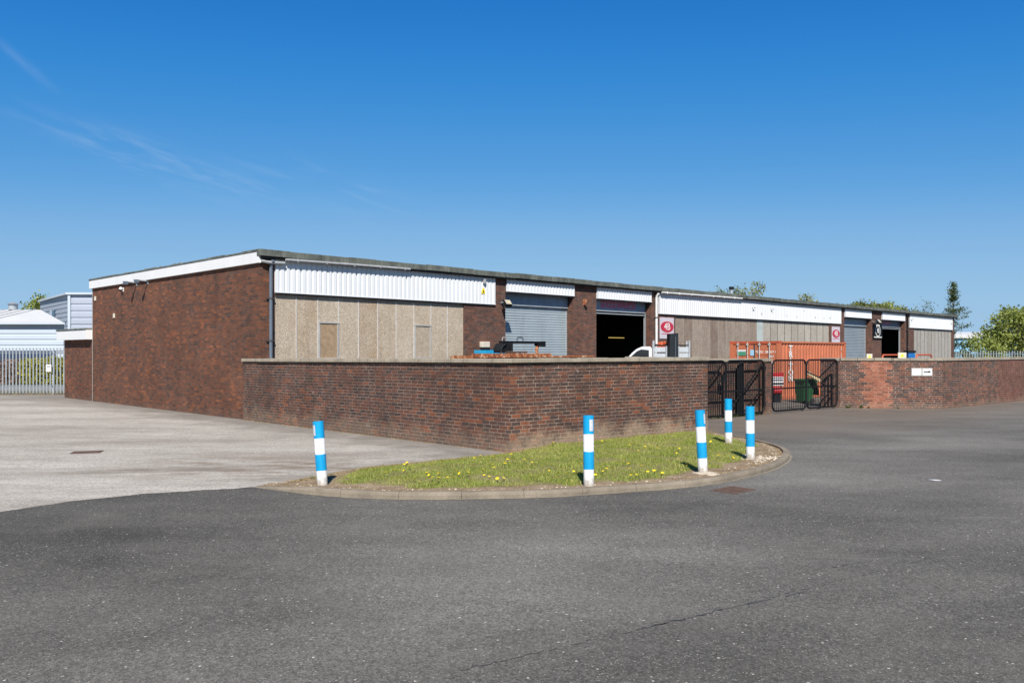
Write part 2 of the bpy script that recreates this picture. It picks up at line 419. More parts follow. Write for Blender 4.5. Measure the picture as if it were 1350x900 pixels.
def steel_paint(name, col, rough=.5, dirt=((.12,.08,.05), .25), var=.08): return plain(name, col, rough, 0, var, 2.0, dirt)
M['white_clad'] = plain('white_cladding', (.61,.625,.635), .45, 0, .035, 1.2, ((.55,.55,.53), .35))
M['white_fascia'] = plain('white_fascia', (.64,.64,.635), .55, 0, .03, 1.0, ((.5,.48,.43), .25))
M['trim'] = plain('dark_trim', (.045,.042,.040), .7)
M['lintel_grey'] = plain('lintel_grey', (.33,.32,.30), .7)

def felt():
    t = NT('roof_felt'); c = t.coord()
    col = t.ramp(t.noise(t.mapped(c, (1, 1, .5)), 2.6, 6, .7), [(.3, (.050,.054,.048)), (.5, (.105,.114,.10)), (.7, (.165,.178,.152))])
    st = t.rng(t.noise(t.mapped(c, (10, 10, .3)), 1.2, 5, .7), .5, .72, 0, .75, True)
    col = t.mix(st, col, (.045,.045,.042))
    t.bump(t.noise(c, 35, 5, .7), .006, .7)
    return t.done(col, .9, spec=.25)
M['felt'] = felt()
M['roof_top'] = plain('roof_covering', (.16,.16,.155), .9, var=.2)

def pebbledash(name, cols, boardw, board0, streak=.35):
    t = NT(name); c = t.coord(); sx = t.sep(c)
    bi = t.math('FLOOR', t.math('DIVIDE', t.math('SUBTRACT', sx[0], board0), boardw))
    wn = t.n('ShaderNodeTexWhiteNoise', noise_dimensions='1D'); t.L.new(bi, wn.inputs['W'])
    n1 = t.noise(t.comb(t.math('MULTIPLY', sx[0], 1.0), t.math('MULTIPLY', bi, 7.3), t.math('MULTIPLY', sx[2], .7)), 1.5, 6, .65)
    k = t.math('ADD', t.math('MULTIPLY', wn.outputs[0], .45), t.rng(n1, .25, .75, 0, .6), clamp=True)
    col = t.ramp(k, cols)
    rc = t.voro(c, 40, 'F1', 'Color'); col = t.scale(col, t.rng(t.sep(rc)[0], 0, 1, .76, 1.24))
    col = t.scale(col, t.rng(t.noise(c, 9, 5, .7), .3, .7, .88, 1.1))
    st = t.rng(t.noise(t.mapped(c, (3.5, 3.5, .25)), 1.5, 5, .7), .52, .72, 0, streak, True)
    col = t.mix(st, col, t.scale(col, .55))
    t.bump(t.voro(c, 48), .012, .7)
    return t.done(col, .92, spec=.2)
M['panel_tan'] = pebbledash('pebbledash_tan', [(0,(.31,.225,.14)), (.3,(.35,.28,.205)), (.6,(.395,.33,.255)), (1,(.43,.375,.305))], .785, .49)
M['panel_brown'] = pebbledash('pebbledash_brown', [(0,(.15,.108,.08)), (.35,(.215,.165,.13)), (.7,(.28,.23,.185)), (1,(.35,.30,.245))], .825, 22.35, .6)
M['panel_pale'] = pebbledash('pebbledash_pale', [(0,(.28,.25,.21)), (.5,(.34,.31,.265)), (1,(.42,.39,.335))], .86, 31.32, .3)
M['panel_far'] = pebbledash('pebbledash_far', [(0,(.27,.245,.21)), (.5,(.31,.29,.26)), (1,(.36,.335,.30))], .8, 55.08, .2)
M['hatch_brown'] = plain('hatch_brown', (.27,.19,.115), .8, var=.2, scale=8)
M['hatch_tan'] = plain('hatch_tan', (.32,.265,.20), .8, var=.2, scale=12)
M['strip'] = plain('cover_strip', (.50,.48,.46), .45, .0, .1, 4)
M['strip_dull'] = plain('cover_strip_dull', (.27,.245,.22), .6, 0, .15, 4)
M['shutter'] = plain('shutter_steel', (.30,.355,.385), .42, .15, .06, 1.2, ((.2,.21,.21), .35))
M['shutter_far'] = plain('shutter_far', (.215,.255,.285), .45, .1, .06, 1.2, ((.18,.2,.21), .3))
M['shutter_box'] = plain('shutter_box', (.20,.25,.30), .5, 0, .15, 4, ((.12,.14,.16), .4))
M['galv'] = plain('galvanised', (.34,.37,.39), .45, .3, .12, 6)
M['pipe_grey'] = plain('pipe_grey', (.10,.125,.16), .45, 0, .1, 3)
M['pipe_white'] = plain('pipe_white', (.62,.63,.62), .5, 0, .15, 5, ((.2,.2,.19), .6))
M['gutter'] = plain('gutter_grey', (.30,.31,.32), .5, 0, .2, 4, ((.1,.1,.1), .5))
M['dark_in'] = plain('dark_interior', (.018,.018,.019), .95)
M['black'] = plain('black_paint', (.006,.0065,.008), .6, 0, .3, 5, None, .2)
M['black_dull'] = plain('black_dull', (.008,.009,.011), .75, 0, .3, 5, None, .2)
def bollard_paint(name, col, under):
    t = NT(name); c = t.coord(); z = t.sep(c)[2]
    k = t.scale(t.mix(0, col, col), t.rng(t.noise(c, 4, 5, .6), .3, .7, .90, 1.08))
    st = t.rng(t.noise(t.mapped(c, (7, 7, .7)), 2.0, 6, .7), .54, .76, 0, .40, True)
    k = t.mix(st, k, t.mix(.55, under, col))
    ch = t.math('MULTIPLY', t.rng(t.noise(c, 13, 4, .6), .655, .69, 0, .9, True), t.rng(t.noise(c, 2.2, 3), .45, .6, 0, 1, True))
    k = t.mix(ch, k, under)
    gr = t.math('MULTIPLY', t.rng(t.math('ADD', z, t.rng(t.noise(c, 14, 5, .7), .3, .7, -.09, .07)), .01, .16, .75, 0, True), 1.0)
    k = t.mix(gr, k, (.24,.19,.135))
    return t.done(k, .48, spec=.35)
M['blue'] = bollard_paint('band_blue', (.003,.285,.56), (.35,.40,.44))
M['white'] = bollard_paint('band_white', (.63,.625,.61), (.36,.32,.27))
M['refl'] = plain('reflector_grey', (.50,.52,.55), .35, 0, .08, 20)
M['orange'] = plain('container_orange', (.42,.125,.058), .7, 0, .15, 1.0, ((.26,.08,.045), .6))
M['orange_dk'] = plain('container_rail', (.38,.075,.032), .55, 0, .15, 2.0, ((.12,.04,.025), .5))
M['lettering'] = plain('white_lettering', (.64,.62,.59), .6, 0, .08, 10)
M['steel_rod'] = plain('steel_rod', (.45,.43,.40), .45, .2, .15, 8)
M['sign_white'] = plain('sign_white', (.6,.595,.61), .45, 0, .04)
M['sign_pink'] = plain('sign_lilac', (.50,.455,.50), .5, 0, .05)
M['sign_red'] = plain('sign_red', (.42,.022,.045), .45)
M['sign_faded'] = plain('sign_faded_red', (.52,.08,.15), .55)
M['sign_yellow'] = plain('sign_yellow', (.78,.62,.03), .5)
M['rust'] = None
def rust():
    t = NT('rusty_steel'); c = t.coord()
    col = t.ramp(t.noise(t.mapped(c, (1.6,1,1)), 3.4, 7, .72), [(.3, (.07,.024,.014)), (.44, (.20,.062,.026)), (.54, (.33,.125,.055)), (.60, (.50,.36,.24)), (.7, (.55,.46,.35))])
    t.bump(t.noise(c, 40, 5, .7), .006, .6)
    return t.done(col, .9, spec=.2)
M['rust'] = rust()
M['rust_dark'] = plain('rust_dark', (.085,.045,.03), .9, 0, .4, 9)
M['rust_iron'] = plain('cast_iron', (.105,.062,.045), .8, 0, .35, 14)
M['blue_bin'] = plain('blue_plastic', (.008,.10,.30), .45)
M['cyan'] = plain('cyan_paint', (.01,.26,.47), .45)
M['cream'] = plain('cream_plastic', (.55,.51,.42), .5)
M['green_bin'] = plain('green_plastic', (.022,.082,.034), .45, 0, .12, 4)
M['wood'] = plain('weathered_wood', (.42,.31,.18), .85, 0, .25, 6)
M['van_white'] = plain('van_white', (.60,.61,.62), .25, 0, .03, 2)
M['glass_dk'] = plain('dark_glass', (.02,.022,.024), .08, 0, .05)
M['tyre'] = plain('tyre_rubber', (.02,.02,.02), .9)
M['alu'] = plain('aluminium', (.52,.55,.57), .35, .35, .1, 4)
M['redpile'] = plain('red_netting', (.45,.10,.04), .8, 0, .4, 14)
M['dark_cab'] = plain('dark_cabinet', (.010,.014,.018), .65, 0, .25, 3, None, .25)
M['red_plastic'] = plain('red_plastic', (.35,.015,.02), .5)
M['shed_wall'] = plain('shed_cladding', (.40,.45,.51), .5, 0, .04, .4)
M['shed_roof'] = plain('shed_roof', (.55,.55,.545), .55, 0, .05, .6)
M['box_grey'] = plain('box_cladding', (.27,.30,.34), .5, 0, .05, .4)
M['box_side'] = plain('box_cladding_side', (.31,.34,.40), .5, 0, .05, .4)
M['navy'] = plain('dark_glazing', (.02,.035,.07), .2, 0, .2, .8)
M['blue_shed'] = plain('blue_cladding', (.20,.42,.60), .5, 0, .06, .5)
M['yellow_lamp'] = NT('strip_light').m
e = M['yellow_lamp'].node_tree.nodes['Principled BSDF']; e.inputs['Base Color'].default_value = (.8,.6,.2,1)
e.inputs['Emission Color'].default_value = (1,.70,.20,1); e.inputs['Emission Strength'].default_value = .36
M['petal'] = plain('dandelion_yellow', (.80,.58,.01), .6, 0, .1, 30)
M['stem'] = plain('stem_green', (.10,.16,.04), .6)
M['far_ground'] = plain('rough_ground', (.14,.135,.09), .95, 0, .3, .3)

# ------------------------------------------------------------------ ground, road, apron, verge
def poly(name, pts, z, mat, kind='structure'):
    me = bpy.data.meshes.new(name); bm = bmesh.new()
    f = bm.faces.new([bm.verts.new((x, y, z)) for x, y in pts])
    if f.normal.z < 0: f.normal_flip()
    bmesh.ops.triangulate(bm, faces=[f])
    bm.normal_update()
    for f in bm.faces:
        if f.normal.z < 0: f.normal_flip()
    bm.to_mesh(me); bm.free()
    o = bpy.data.objects.new(name, me); COL.objects.link(o); me.materials.append(mat)
    return tag(o, kind=kind)
poly('ground', [(-1500,-600),(1500,-600),(1500,2500),(-1500,2500)], 0, M['far_ground'])
poly('road', [(-70,-40),(120,-40),(120,120),(20,120),(-12,40),(-9,26),(-3.0,19),(-5.0,14.5),(-7.5,12.6),(-16,4.5),(-70,-20)], .004, M['asphalt'])
edge = []
base_edge = [(-40,-17.5),(-14,3.6),(-6.85,11.03),(-6.31,11.80),(-5.46,12.48),(-4.0,13.02)]
for (ax, ay), (bx, by) in zip(base_edge, base_edge[1:]):
    n = max(2, int(math.hypot(bx-ax, by-ay)/.12))
    for i in range(n):
        t = i/n; j = rnd.gauss(0, .018)
        edge.append((ax+(bx-ax)*t + j, ay+(by-ay)*t - j))
poly('yard_apron', edge + [(-3.9,13.1),(-1.0,16.4),(.1,17.6),(-7.5,25.4),(-20.8,38.4),(-21.3,41.0),(-80,39.6),(-80,-17.5)], .008, M['apron'])
poly('street', [(-100,44.5),(-21,45.2),(-21,52.2),(-100,51.5)], .004, plain('street_grey', (.20,.20,.20), .9))

def catmull(P, n=8):
    out = []
    Q = [P[0]] + P + [P[-1]]
    for i in range(1, len(Q)-2):
        p0, p1, p2, p3 = [Vector((*q, 0)) if len(q) == 2 else Vector(q) for q in Q[i-1:i+3]]
        for k in range(n):
            t = k/n
            out.append(.5*((2*p1) + (p2-p0)*t + (2*p0-5*p1+4*p2-p3)*t*t + (3*p1-p0-3*p2+p3)*t**3))
    out.append(Vector((*P[-1], 0)))
    return out
KP = [(-4.11,13.10),(-3.43,12.64),(-2.86,12.32),(-2.27,12.10),(-1.7,11.99),(-1.04,11.97),(-.39,12.02),(.17,12.09),(.73,12.20),(1.44,12.47),(2.17,12.76),
      (2.80,13.06),(3.45,13.52),(4.1,14.18),(4.75,14.99),(5.28,15.91),(5.64,16.75),(5.83,17.6),(5.82,18.45),(5.66,19.49),(5.42,20.52),(5.22,21.60)]
kc = catmull(KP, 10)
# resample to even arclength
L = [0]
for a, b in zip(kc, kc[1:]): L.append(L[-1] + (b-a).length)
def at_len(s):
    for i in range(len(L)-1):
        if L[i+1] >= s:
            t = (s-L[i])/max(1e-9, L[i+1]-L[i]); p = kc[i].lerp(kc[i+1], t); d = (kc[i+1]-kc[i]).normalized()
            return p, Vector((-d.y, d.x, 0))
    d = (kc[-1]-kc[-2]).normalized(); return kc[-1], Vector((-d.y, d.x, 0))
def kerb_h(s): return max(.012, min(.105, .012 + (s-.1)*.075, .03 + max(0, (L[-1]-s))*.045))
kb = MB(); s0 = 0.0
while s0 < L[-1]-.05:
    s1 = min(L[-1], s0 + .914)
    n = 7; rows = []
    dz = rnd.uniform(-.005, .005)
    for i in range(n+1):
        s = s0 + .003 + (s1-s0-.006)*i/n; p, nn = at_len(s); h = kerb_h(s) + dz
        prof = [(.0, -.03), (.0, h*.55), (.012, h-.012), (.03, h), (.128, h), (.128, -.03)]
        rows.append([(p.x+nn.x*o, p.y+nn.y*o, z) for o, z in prof])
    vs = [v for r in rows for v in r]; m = 6
    fs = [(i*m+k, (i+1)*m+k, (i+1)*m+k+1, i*m+k+1) for i in range(n) for k in range(m-1)]
    fs += [tuple(range(m)), tuple(range(n*m+m-1, n*m-1, -1))]
    fs = [tuple(reversed(f)) for f in fs]
    kb.add(vs, fs); s0 = s1
tag(kb.build('kerb', M['kerb']), kind='structure')
db_ = MB(); pr = None; k_ = 0.0
for i in range(0, 420):
    s = L[-1]*i/419; p, nn = at_len(s); k_ = .75*k_ + .25*rnd.uniform(-.6, 1.0)
    wd = max(.004, .035 + .05*k_)
    cur = (p+nn*.01, p-nn*wd)
    if pr is not None: db_.add([(pr[0].x,pr[0].y,.0075),(pr[1].x,pr[1].y,.0075),(cur[1].x,cur[1].y,.0075),(cur[0].x,cur[0].y,.0075)], [(0,1,2,3)])
    pr = cur
tag(db_.build('kerb_dust', plain('road_dust', (.20,.175,.135), .95, 0, .3, 12)), kind='structure')
# verge surface, a gently uneven sheet inside the kerb
GD = Vector((.775,.632,0))
inner = []
for i in range(0, 90):
    p, nn = at_len(L[-1]*i/89); inner.append((p+nn*.126, kerb_h(L[-1]*i/89)-.012))
wall_pts = [(Vector((5.14,21.69,0)) + (Vector((0,17.5,0))-Vector((5.14,21.69,0)))*t, .085) for t in (0,.25,.5,.75,1)]
back = [(Vector((-.55,16.95,0)), .05), (Vector((-1.69,16.02,0)), .035), (Vector((-2.72,15.19,0)), .03), (Vector((-3.25,14.30,0)), .02), (Vector((-3.75,13.5,0)), .012)]
ring = [(p.x, p.y) for p, _ in inner] + [(p.x, p.y) for p, _ in wall_pts] + [(p.x, p.y) for p, _ in back]
def inside(x, y, P=ring):
    c = False; j = len(P)-1
    for i in range(len(P)):
        if (P[i][1] > y) != (P[j][1] > y) and x < (P[j][0]-P[i][0])*(y-P[i][1])/(P[j][1]-P[i][1])+P[i][0]: c = not c
        j = i
    return c
def seg_dist(x, y, A, B):
    ax, ay = A; bx, by = B; dx, dy = bx-ax, by-ay
    t = max(0, min(1, ((x-ax)*dx+(y-ay)*dy)/(dx*dx+dy*dy+1e-9)))
    return math.hypot(x-ax-dx*t, y-ay-dy*t)
def edge_dist(x, y): return min(seg_dist(x, y, ring[i], ring[(i+1) % len(ring)]) for i in range(len(ring)))
kd = [(p.x, p.y) for p, _ in inner][::3]
bk = [(0,17.5)] + [(p.x, p.y) for p, _ in back]
def path_dist(x, y, P): return min(seg_dist(x, y, P[i], P[i+1]) for i in range(len(P)-1))
def verge_z(x, y):
    dk = path_dist(x, y, kd); db = path_dist(x, y, bk)
    z = .088 + .02*min(1, dk/1.5)
    w = min(1, db/1.1); z = z*w + .022*(1-w)
    if x < -2.2: z = min(z, .09*max(0, (x+4.1)/1.9)**.7 + .012)
    if y > 20: z = min(z, .115 - (y-20)*.02)
    return z
me = bpy.data.meshes.new('verge'); bm = bmesh.new()
f = bm.faces.new([bm.verts.new((x, y, 0)) for x, y in ring])
bmesh.ops.triangulate(bm, faces=[f])
for _ in range(5):
    bmesh.ops.subdivide_edges(bm, edges=[e for e in bm.edges if e.calc_length() > .16], cuts=1)
    bmesh.ops.triangulate(bm, faces=bm.faces[:])
for v in bm.verts:
    x, y = v.co.x, v.co.y
    v.co.z = verge_z(x, y) + .012*math.sin(7*x+1.3*y)*math.sin(5.1*y-2*x) - .012
bm.normal_update()
for f in bm.faces:
    if f.normal.z < 0: f.normal_flip()
bm.to_mesh(me); bm.free()
verge = bpy.data.objects.new('verge', me); COL.objects.link(verge); me.materials.append(M['soil']); tag(verge, kind='structure')

# ---- grass: mown tufts, thinner towards the kerb and bare at the pointed end
rs = np.random.RandomState(3)
def noise2(x, y):
    return .5+.25*math.sin(2.1*x+1.7*math.sin(1.3*y))+.25*math.sin(2.7*y-1.9*math.sin(1.1*x+.7))
bare = [(3.25,14.03,.34),(4.75,15.7,.30),(5.0,15.6,.5),(5.4,16.7,.45),(1.18,12.7,.22),(-2.96,12.9,.34),(3.4,14.0,.45),(.2,12.5,.25)]
def density(x, y):
    dk = path_dist(x, y, kd); db = path_dist(x, y, bk)
    lim = .20 + .18*noise2(x*2.3, y*2.3) + (.22 if x < -1.6 else 0) + (.25 if x > 2.5 and y < 17.8 else 0) + (.10 if x > -1.2 and x < .8 else 0)
    d = max(0, min(1, (dk-lim)/.12))
    d *= max(0, min(1, (db-.20)/.12))*(.45+.55*min(1, 1.6*noise2(x*1.7+2, y*1.9)))
    if x < -2.55: d *= max(0, 1-(-2.55-x)/.3)
    for bx, by, br in bare: d *= max(0, min(1, (math.hypot(x-bx, y-by)-br*.7)/(br*.5)))
    return d
bl = []
xs = rs.uniform(-4, 6, 210000); ys = rs.uniform(11.9, 21.8, 210000)
cell = {}
def dens_c(x, y):
    k = (int(x*14), int(y*14))
    if k not in cell: cell[k] = density((k[0]+.5)/14, (k[1]+.5)/14) if inside(x, y) else 0
    return cell[k]
tuft = {}
for x, y in zip(xs, ys):
    if not (y < 17.5 + .82*x if x > 0 else True): continue
    d = dens_c(x, y)
    if d <= 0 or rs.rand() > d*.98: continue
    hh = (.014 + .032*rs.rand()) * (.65 + .8*noise2(x*3.1, y*2.7)) * (.6+.4*d)
    a = rs.uniform(0, 2*math.pi); w = rs.uniform(.004, .009); ln = rs.uniform(.2, .9)*hh
    z = verge_z(x, y)-.02; b = rs.uniform(0, 2*math.pi)
    ca, sa = math.cos(a)*w, math.sin(a)*w
    bl += [(x-ca, y-sa, z), (x+ca, y+sa, z), (x+ca*.2+math.cos(b)*ln, y+sa*.2+math.sin(b)*ln, z+hh+.01)]
g = raw_mesh('grass', np.array(bl), 3, M['grass']); tag(g, kind='stuff')
ta = verge.data.attributes.new('turf', 'FLOAT', 'POINT'); ta.data.foreach_set('value', [density(v.co.x, v.co.y) for v in verge.data.vertices])
# dry fringe along the back edging, wall foot and kerb line
dl = []
def dry(x, y, z, h):
    a = rs.uniform(0, 2*math.pi); w = rs.uniform(.003, .007); b = rs.uniform(0, 2*math.pi); ln = rs.uniform(.3, 1.2)*h
    ca, sa = math.cos(a)*w, math.sin(a)*w
    dl.extend([(x-ca, y-sa, z), (x+ca, y+sa, z), (x+math.cos(b)*ln, y+math.sin(b)*ln, z+h)])
for i in range(len(bk)-1):
    (ax, ay), (bx, by) = bk[i], bk[i+1]
    for _ in range(int(math.hypot(bx-ax, by-ay)*900)):
        t = rs.rand(); o = rs.normal(.13, .13)
        dx, dy = bx-ax, by-ay; q = math.hypot(dx, dy)
        x = ax+dx*t-dy/q*o*-1; y = ay+dy*t+dx/q*o*-1
        x2 = ax+dx*t+dy/q*abs(o)*.0; 
        xx = ax+dx*t - (dy/q)*(-abs(o)); yy = ay+dy*t + (dx/q)*(-abs(o))
        if not inside(xx, yy): xx = ax+dx*t + (dy/q)*(-abs(o)); yy = ay+dy*t - (dx/q)*(-abs(o))
        dry(xx, yy, verge_z(xx, yy)-.015, rs.uniform(.01, .035))
for _ in range(3200):
    s = rs.rand()*L[-1]; p, nn = at_len(s); o = .13 + abs(rs.normal(0, .16))
    x, y = p.x+nn.x*o, p.y+nn.y*o
    if inside(x, y): dry(x, y, verge_z(x, y)-.015, rs.uniform(.008, .03))
for _ in range(2500):      # foot of the front wall
    t = rs.rand()*6.6; o = abs(rs.normal(0, .12))+.02
    x = GD.x*t+GD.y*o; y = 17.5+GD.y*t-GD.x*o
    dry(x, y, verge_z(x, y)-.015, rs.uniform(.01, .04))
for _ in range(2600):      # foot of the long side wall
    t = rs.rand()*11.8; o = abs(rs.normal(0, .05))+.06
    if math.sin(t*5)+math.sin(t*2.3+1) < -.4: continue
    dry(-SQ*t-SQ*o, 17.5+SQ*t-SQ*o, .005, rs.uniform(.008, .03))
for _ in range(2600):      # strip under the palisade fence
    x = rs.uniform(-40, -20.9); dry(x, 40.65+(x+22)*.02+rs.normal(0, .25), 0, rs.uniform(.05, .2))
tag(raw_mesh('dry_grass', np.array(dl), 3, M['dry_grass']), kind='stuff')
# weeds in clumps by gate wall and yard wall ends
wl = []
def weed(x, y, z, r, h, n):
    for _ in range(n):
        a = rs.uniform(0, 6.283); ln = r*rs.rand(); w = rs.uniform(.008, .02); ca, sa = math.cos(a), math.sin(a)
        px, py = x+ca*ln*.4, y+sa*ln*.4; hz = h*rs.uniform(.4, 1)
        wl.extend([(px-sa*w, py+ca*w, z), (px+sa*w, py-ca*w, z), (px+ca*ln+sa*w*.5, py+sa*ln-ca*w*.5, z+hz), (px+ca*ln-sa*w*.5, py+sa*ln+ca*w*.5, z+hz)])
for t in np.linspace(.6, 3.0, 26): weed(6.2+.761*t-.1+rs.normal(0,.05), 26+.649*t+.13+rs.normal(0,.05), 0, .14, rs.uniform(.06,.16), 14)
for x, y, r, h, n in ((12.75,31.3,.16,.14,30),(13.2,31.25,.14,.12,26),(13.5,31.2,.1,.08,16),(14.5,31.0,.08,.06,12),(-3.25,13.75,.12,.07,30),(-3.05,13.6,.1,.07,24)): weed(x, y, 0.01, r, h, n)
tag(raw_mesh('weeds', np.array(wl), 4, M['weed']), kind='stuff')

# dandelions: each flower a thing of its own
fl = MB()
fl.tube([(0,0,0),(.004,.002,.05),(0,0,.085)], .0025, 5)
st_me = fl
pet = MB(); n = 12
vs = [(0,0,.094)] + [(.021*math.cos(2*math.pi*k/n)*(1 if k % 2 else .85), .021*math.sin(2*math.pi*k/n)*(1 if k % 2 else .85), .090) for k in range(n)] + [(0,0,.080)]
pet.add(vs, [(0, 1+k, 1+(k+1) % n) for k in range(n)] + [(n+1, 1+(k+1) % n, 1+k) for k in range(n)])
d0 = MB(); d0.v = fl.v + pet.v; k0 = len(fl.v)
d0.f = fl.f + [tuple(i+k0 for i in f) for f in pet.f]; d0.sm = fl.sm + pet.sm; d0.mi = [0]*len(fl.f) + [1]*len(pet.f)
dproto = None; spots = []
clusters = [(-1.9,13.6),(-1.6,14.2),(-1.0,13.6),(-.2,13.2),(.1,14.6),(1.3,14.4),(1.8,13.2),(3.2,16.2),(3.7,16.9),(-.95,14.9),(-.55,15.1),(-.8,14.6),(-1.3,13.2),(-.9,13.1),(.35,14.3),(.75,13.4),(1.0,13.3),(.55,13.9),(1.6,13.5),(2.0,14.0),(2.3,14.6),(2.2,13.9),(2.9,15.5),(4.1,15.6),(.1,15.6),(3.0,17.4),(1.5,15.8),(2.6,13.7)]
tries = 0
while len(spots) < 112 and tries < 9000:
    tries += 1
    if rs.rand() < .72:
        c = clusters[rs.randint(len(clusters))]; x, y = c[0]+rs.normal(0,.22), c[1]+rs.normal(0,.22)
    else: x, y = rs.uniform(-2, 4.5), rs.uniform(12.3, 18.5)
    if inside(x, y) and density(x, y) > .6 and (x <= 0 or y < 17.2+.8*x): spots.append((x, y))
for x, y in spots:
    if dproto is None: o = dproto = d0.build('dandelion', [M['stem'], M['petal']])
    else: o = dproto.copy(); COL.objects.link(o)
    sc = rs.uniform(.95, 1.5)
    o.location = (x, y, verge_z(x, y)-.012); o.scale = (sc, sc, rs.uniform(.7, 1.2)); o.rotation_euler = (rs.normal(0,.25)+.25, rs.normal(0,.25), rs.uniform(0,6))
    tag(o, 'yellow dandelion flower open in the grass verge', 'dandelion', 'dandelions in the grass verge')

# ------------------------------------------------------------------ brick unit
B0 = (-7.70, 25.20, 0)
U = thing('industrial_unit', 'long flat roofed brown brick industrial unit with white ribbed cladding', 'building', B0, R(45))
UL, DEP, HT = 64.6, 14.69, 5.05
# side wall (left of the picture) and rear and far end walls
MB().box(0, .30, .30, DEP, 0, 4.97).build('side_wall', M['brick_side'], U)
MB().box(.30, UL, DEP-.3, DEP, 0, HT).build('rear_wall', M['brick_front'], U)
MB().box(UL-.3, UL, .30, DEP-.3, 0, HT).build('end_wall', M['brick_front'], U)
piers = [(0,.49,0,HT),(8.34,10.52,0,HT),(14.63,16.18,0,HT),(20.30,22.35,0,HT),(40.0,42.24,0,HT),(46.67,48.60,0,HT),(53.05,55.08,0,HT),(63.98,UL,0,HT)]
for i, (a, b, z0, z1) in enumerate(piers):
    if i == 0:
        # corner pier carries the side-wall brick round the corner
        MB().box(a, b, 0, .30, 0, 4.97).build('brick_pier', M['brick_side'], U)
    else: MB().box(a, b, 0, .42, z0, z1).build('brick_pier', M['brick_front'], U)
# backing wall behind the cladding (above panels and doors)
for a, b, z0 in ((.49,8.34,3.92),(10.52,14.63,4.47),(16.18,20.30,4.47),(22.35,40.0,3.92),(42.24,46.67,4.40),(48.6,53.05,4.40),(55.08,63.98,3.92)):
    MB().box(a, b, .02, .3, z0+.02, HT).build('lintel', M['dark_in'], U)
def panels(a, b, n, mat, strips=True, z1=3.915):
    MB().box(a, b, .06, .2, 0, z1).build('panel_wall', mat, U)
    m = MB(); w = (b-a)/n
    for i in range(1, n):
        m.box(a+w*i-.013, a+w*i+.013, .045, .058, 0, z1-.01)
        if strips:
            for z in (1.95, 2.6, 3.3): m.box(a+w*i-.018, a+w*i+.018, .038, .0445, z, z+.03)
    m.build('joint_strip', (M['strip'] if a < 10 else M['strip_dull']) if strips else M['trim'], U)
panels(.49, 8.34, 10, M['panel_tan'])
panels(22.35, 30.62, 10, M['panel_brown'])
MB().box(30.62, 31.32, .05, .2, 0, 3.915).build('pale_green_panel', plain('pale_green', (.38,.42,.40), .6), U)
panels(31.32, 40.0, 10, M['panel_pale'], False)
panels(55.08, 63.98, 11, M['panel_far'], False)
# hatches in the tan panels
for i, m in ((2, M['hatch_brown']), (7, M['hatch_tan'])):
    a = .49+.785*i+.02
    fr = MB(); z0, z1 = 1.99, 3.06
    fr.box(a, a+.05, .015, .058, z0-.05, z1); fr.box(a+.695, a+.745, .015, .058, z0-.05, z1); fr.box(a, a+.745, .005, .058, z1, z1+.05); fr.box(a, a+.745, -.02, .058, z0-.09, z0-.05)
    h = MB().box(a+.05, a+.695, .036, .056, z0-.05, z1).build('hatch', m, U)
    fr.build('hatch_frame', M['lintel_grey'], h)
# white ribbed cladding
def cladding(a, b, z0, z1=HT-.005, pitch=.19):
    pr = []; u = a; y0, y1 = -.070, -.042
    while u < b:
        for du, y in ((0, y0), (pitch*.56, y0), (pitch*.66, y1), (pitch*.90, y1), (pitch*.995, y0)):
            if u+du <= b: pr.append((u+du, y))
        u += pitch
    pr.append((b, pr[-1][1]))
    m = MB().sheet(pr, z0+.02, z1)
    m.box(a, b, -.034, -.002, z0+.02, z1-.003)
    m.box(a, b, -.082, -.002, z0-.005, z0+.019)
    o = m.build('cladding', M['white_clad'], U)
    MB().box(a, b, -.045, -.003, z0-.055, z0-.007).build('dark_trim', M['trim'], U)
cladding(.49, 9.93, 3.97); cladding(10.55, 14.63, 4.52); cladding(16.18, 20.30, 4.50)
cladding(20.90, 41.62, 3.97); cladding(42.24, 46.67, 4.45); cladding(48.60, 53.05, 4.45); cladding(54.0, 63.98, 3.97)
# roller shutters, boxes, and open doorways
def shutter(a, b, z1, mat):
    m = MB(); z = 0; pr = []
    while z < z1:
        for k in range(5):
            t = k/5; pr.append((.40-.020*math.sin(math.pi*t)**.7, z+.105*t))
        z += .105
    vs = [(a+.04, y, zz) for y, zz in pr] + [(b-.04, y, zz) for y, zz in pr]; n = len(pr)
    m.add(vs, [(i, n+i, n+i+1, i+1) for i in range(n-1)], False)
    m.box(a+.04, b-.04, .405, .415, 0, z1)
    m.build('roller_shutter', mat, U)
def box_head(a, b, z0, z1, mat):
    m = MB(); m.box(a+.02, b-.02, .30, .62, z0+.06, z1); 
    o = m.build('shutter_box', mat, U, .01)
    MB().box(a+.02, b-.02, .285, .298, z0+.045, z0+.09).build('box_lip', M['galv'], o)
    return o
for a, b, z, mt in ((10.52,14.63,3.97,M['shutter']), (42.24,46.67,3.86,M['shutter_far'])):
    shutter(a, b, z, mt); box_head(a, b, z-.02, z+.53, M['shutter_box'])
    MB().box(a+.005, a+.05, .36, .46, 0, z).build('guide_rail', M['galv'], U); MB().box(b-.05, b-.005, .36, .46, 0, z).build('guide_rail', M['galv'], U)
bx1 = box_head(16.18, 20.30, 3.92, 4.48, M['shutter_box']); bx2 = box_head(48.60, 53.05, 3.88, 4.44, plain('shutter_box_dark', (.10,.12,.15), .5))
for a, b, z in ((16.18,20.30,3.94), (48.60,53.05,3.90)):
    g = MB(); g.box(a+.005, a+.04, .30, .40, 0, z); g.box(b-.04, b-.005, .30, .40, 0, z); g.box(a+.04, b-.04, .30, .40, z-.09, z-.045)
    g.build('door_frame', M['galv'], U)
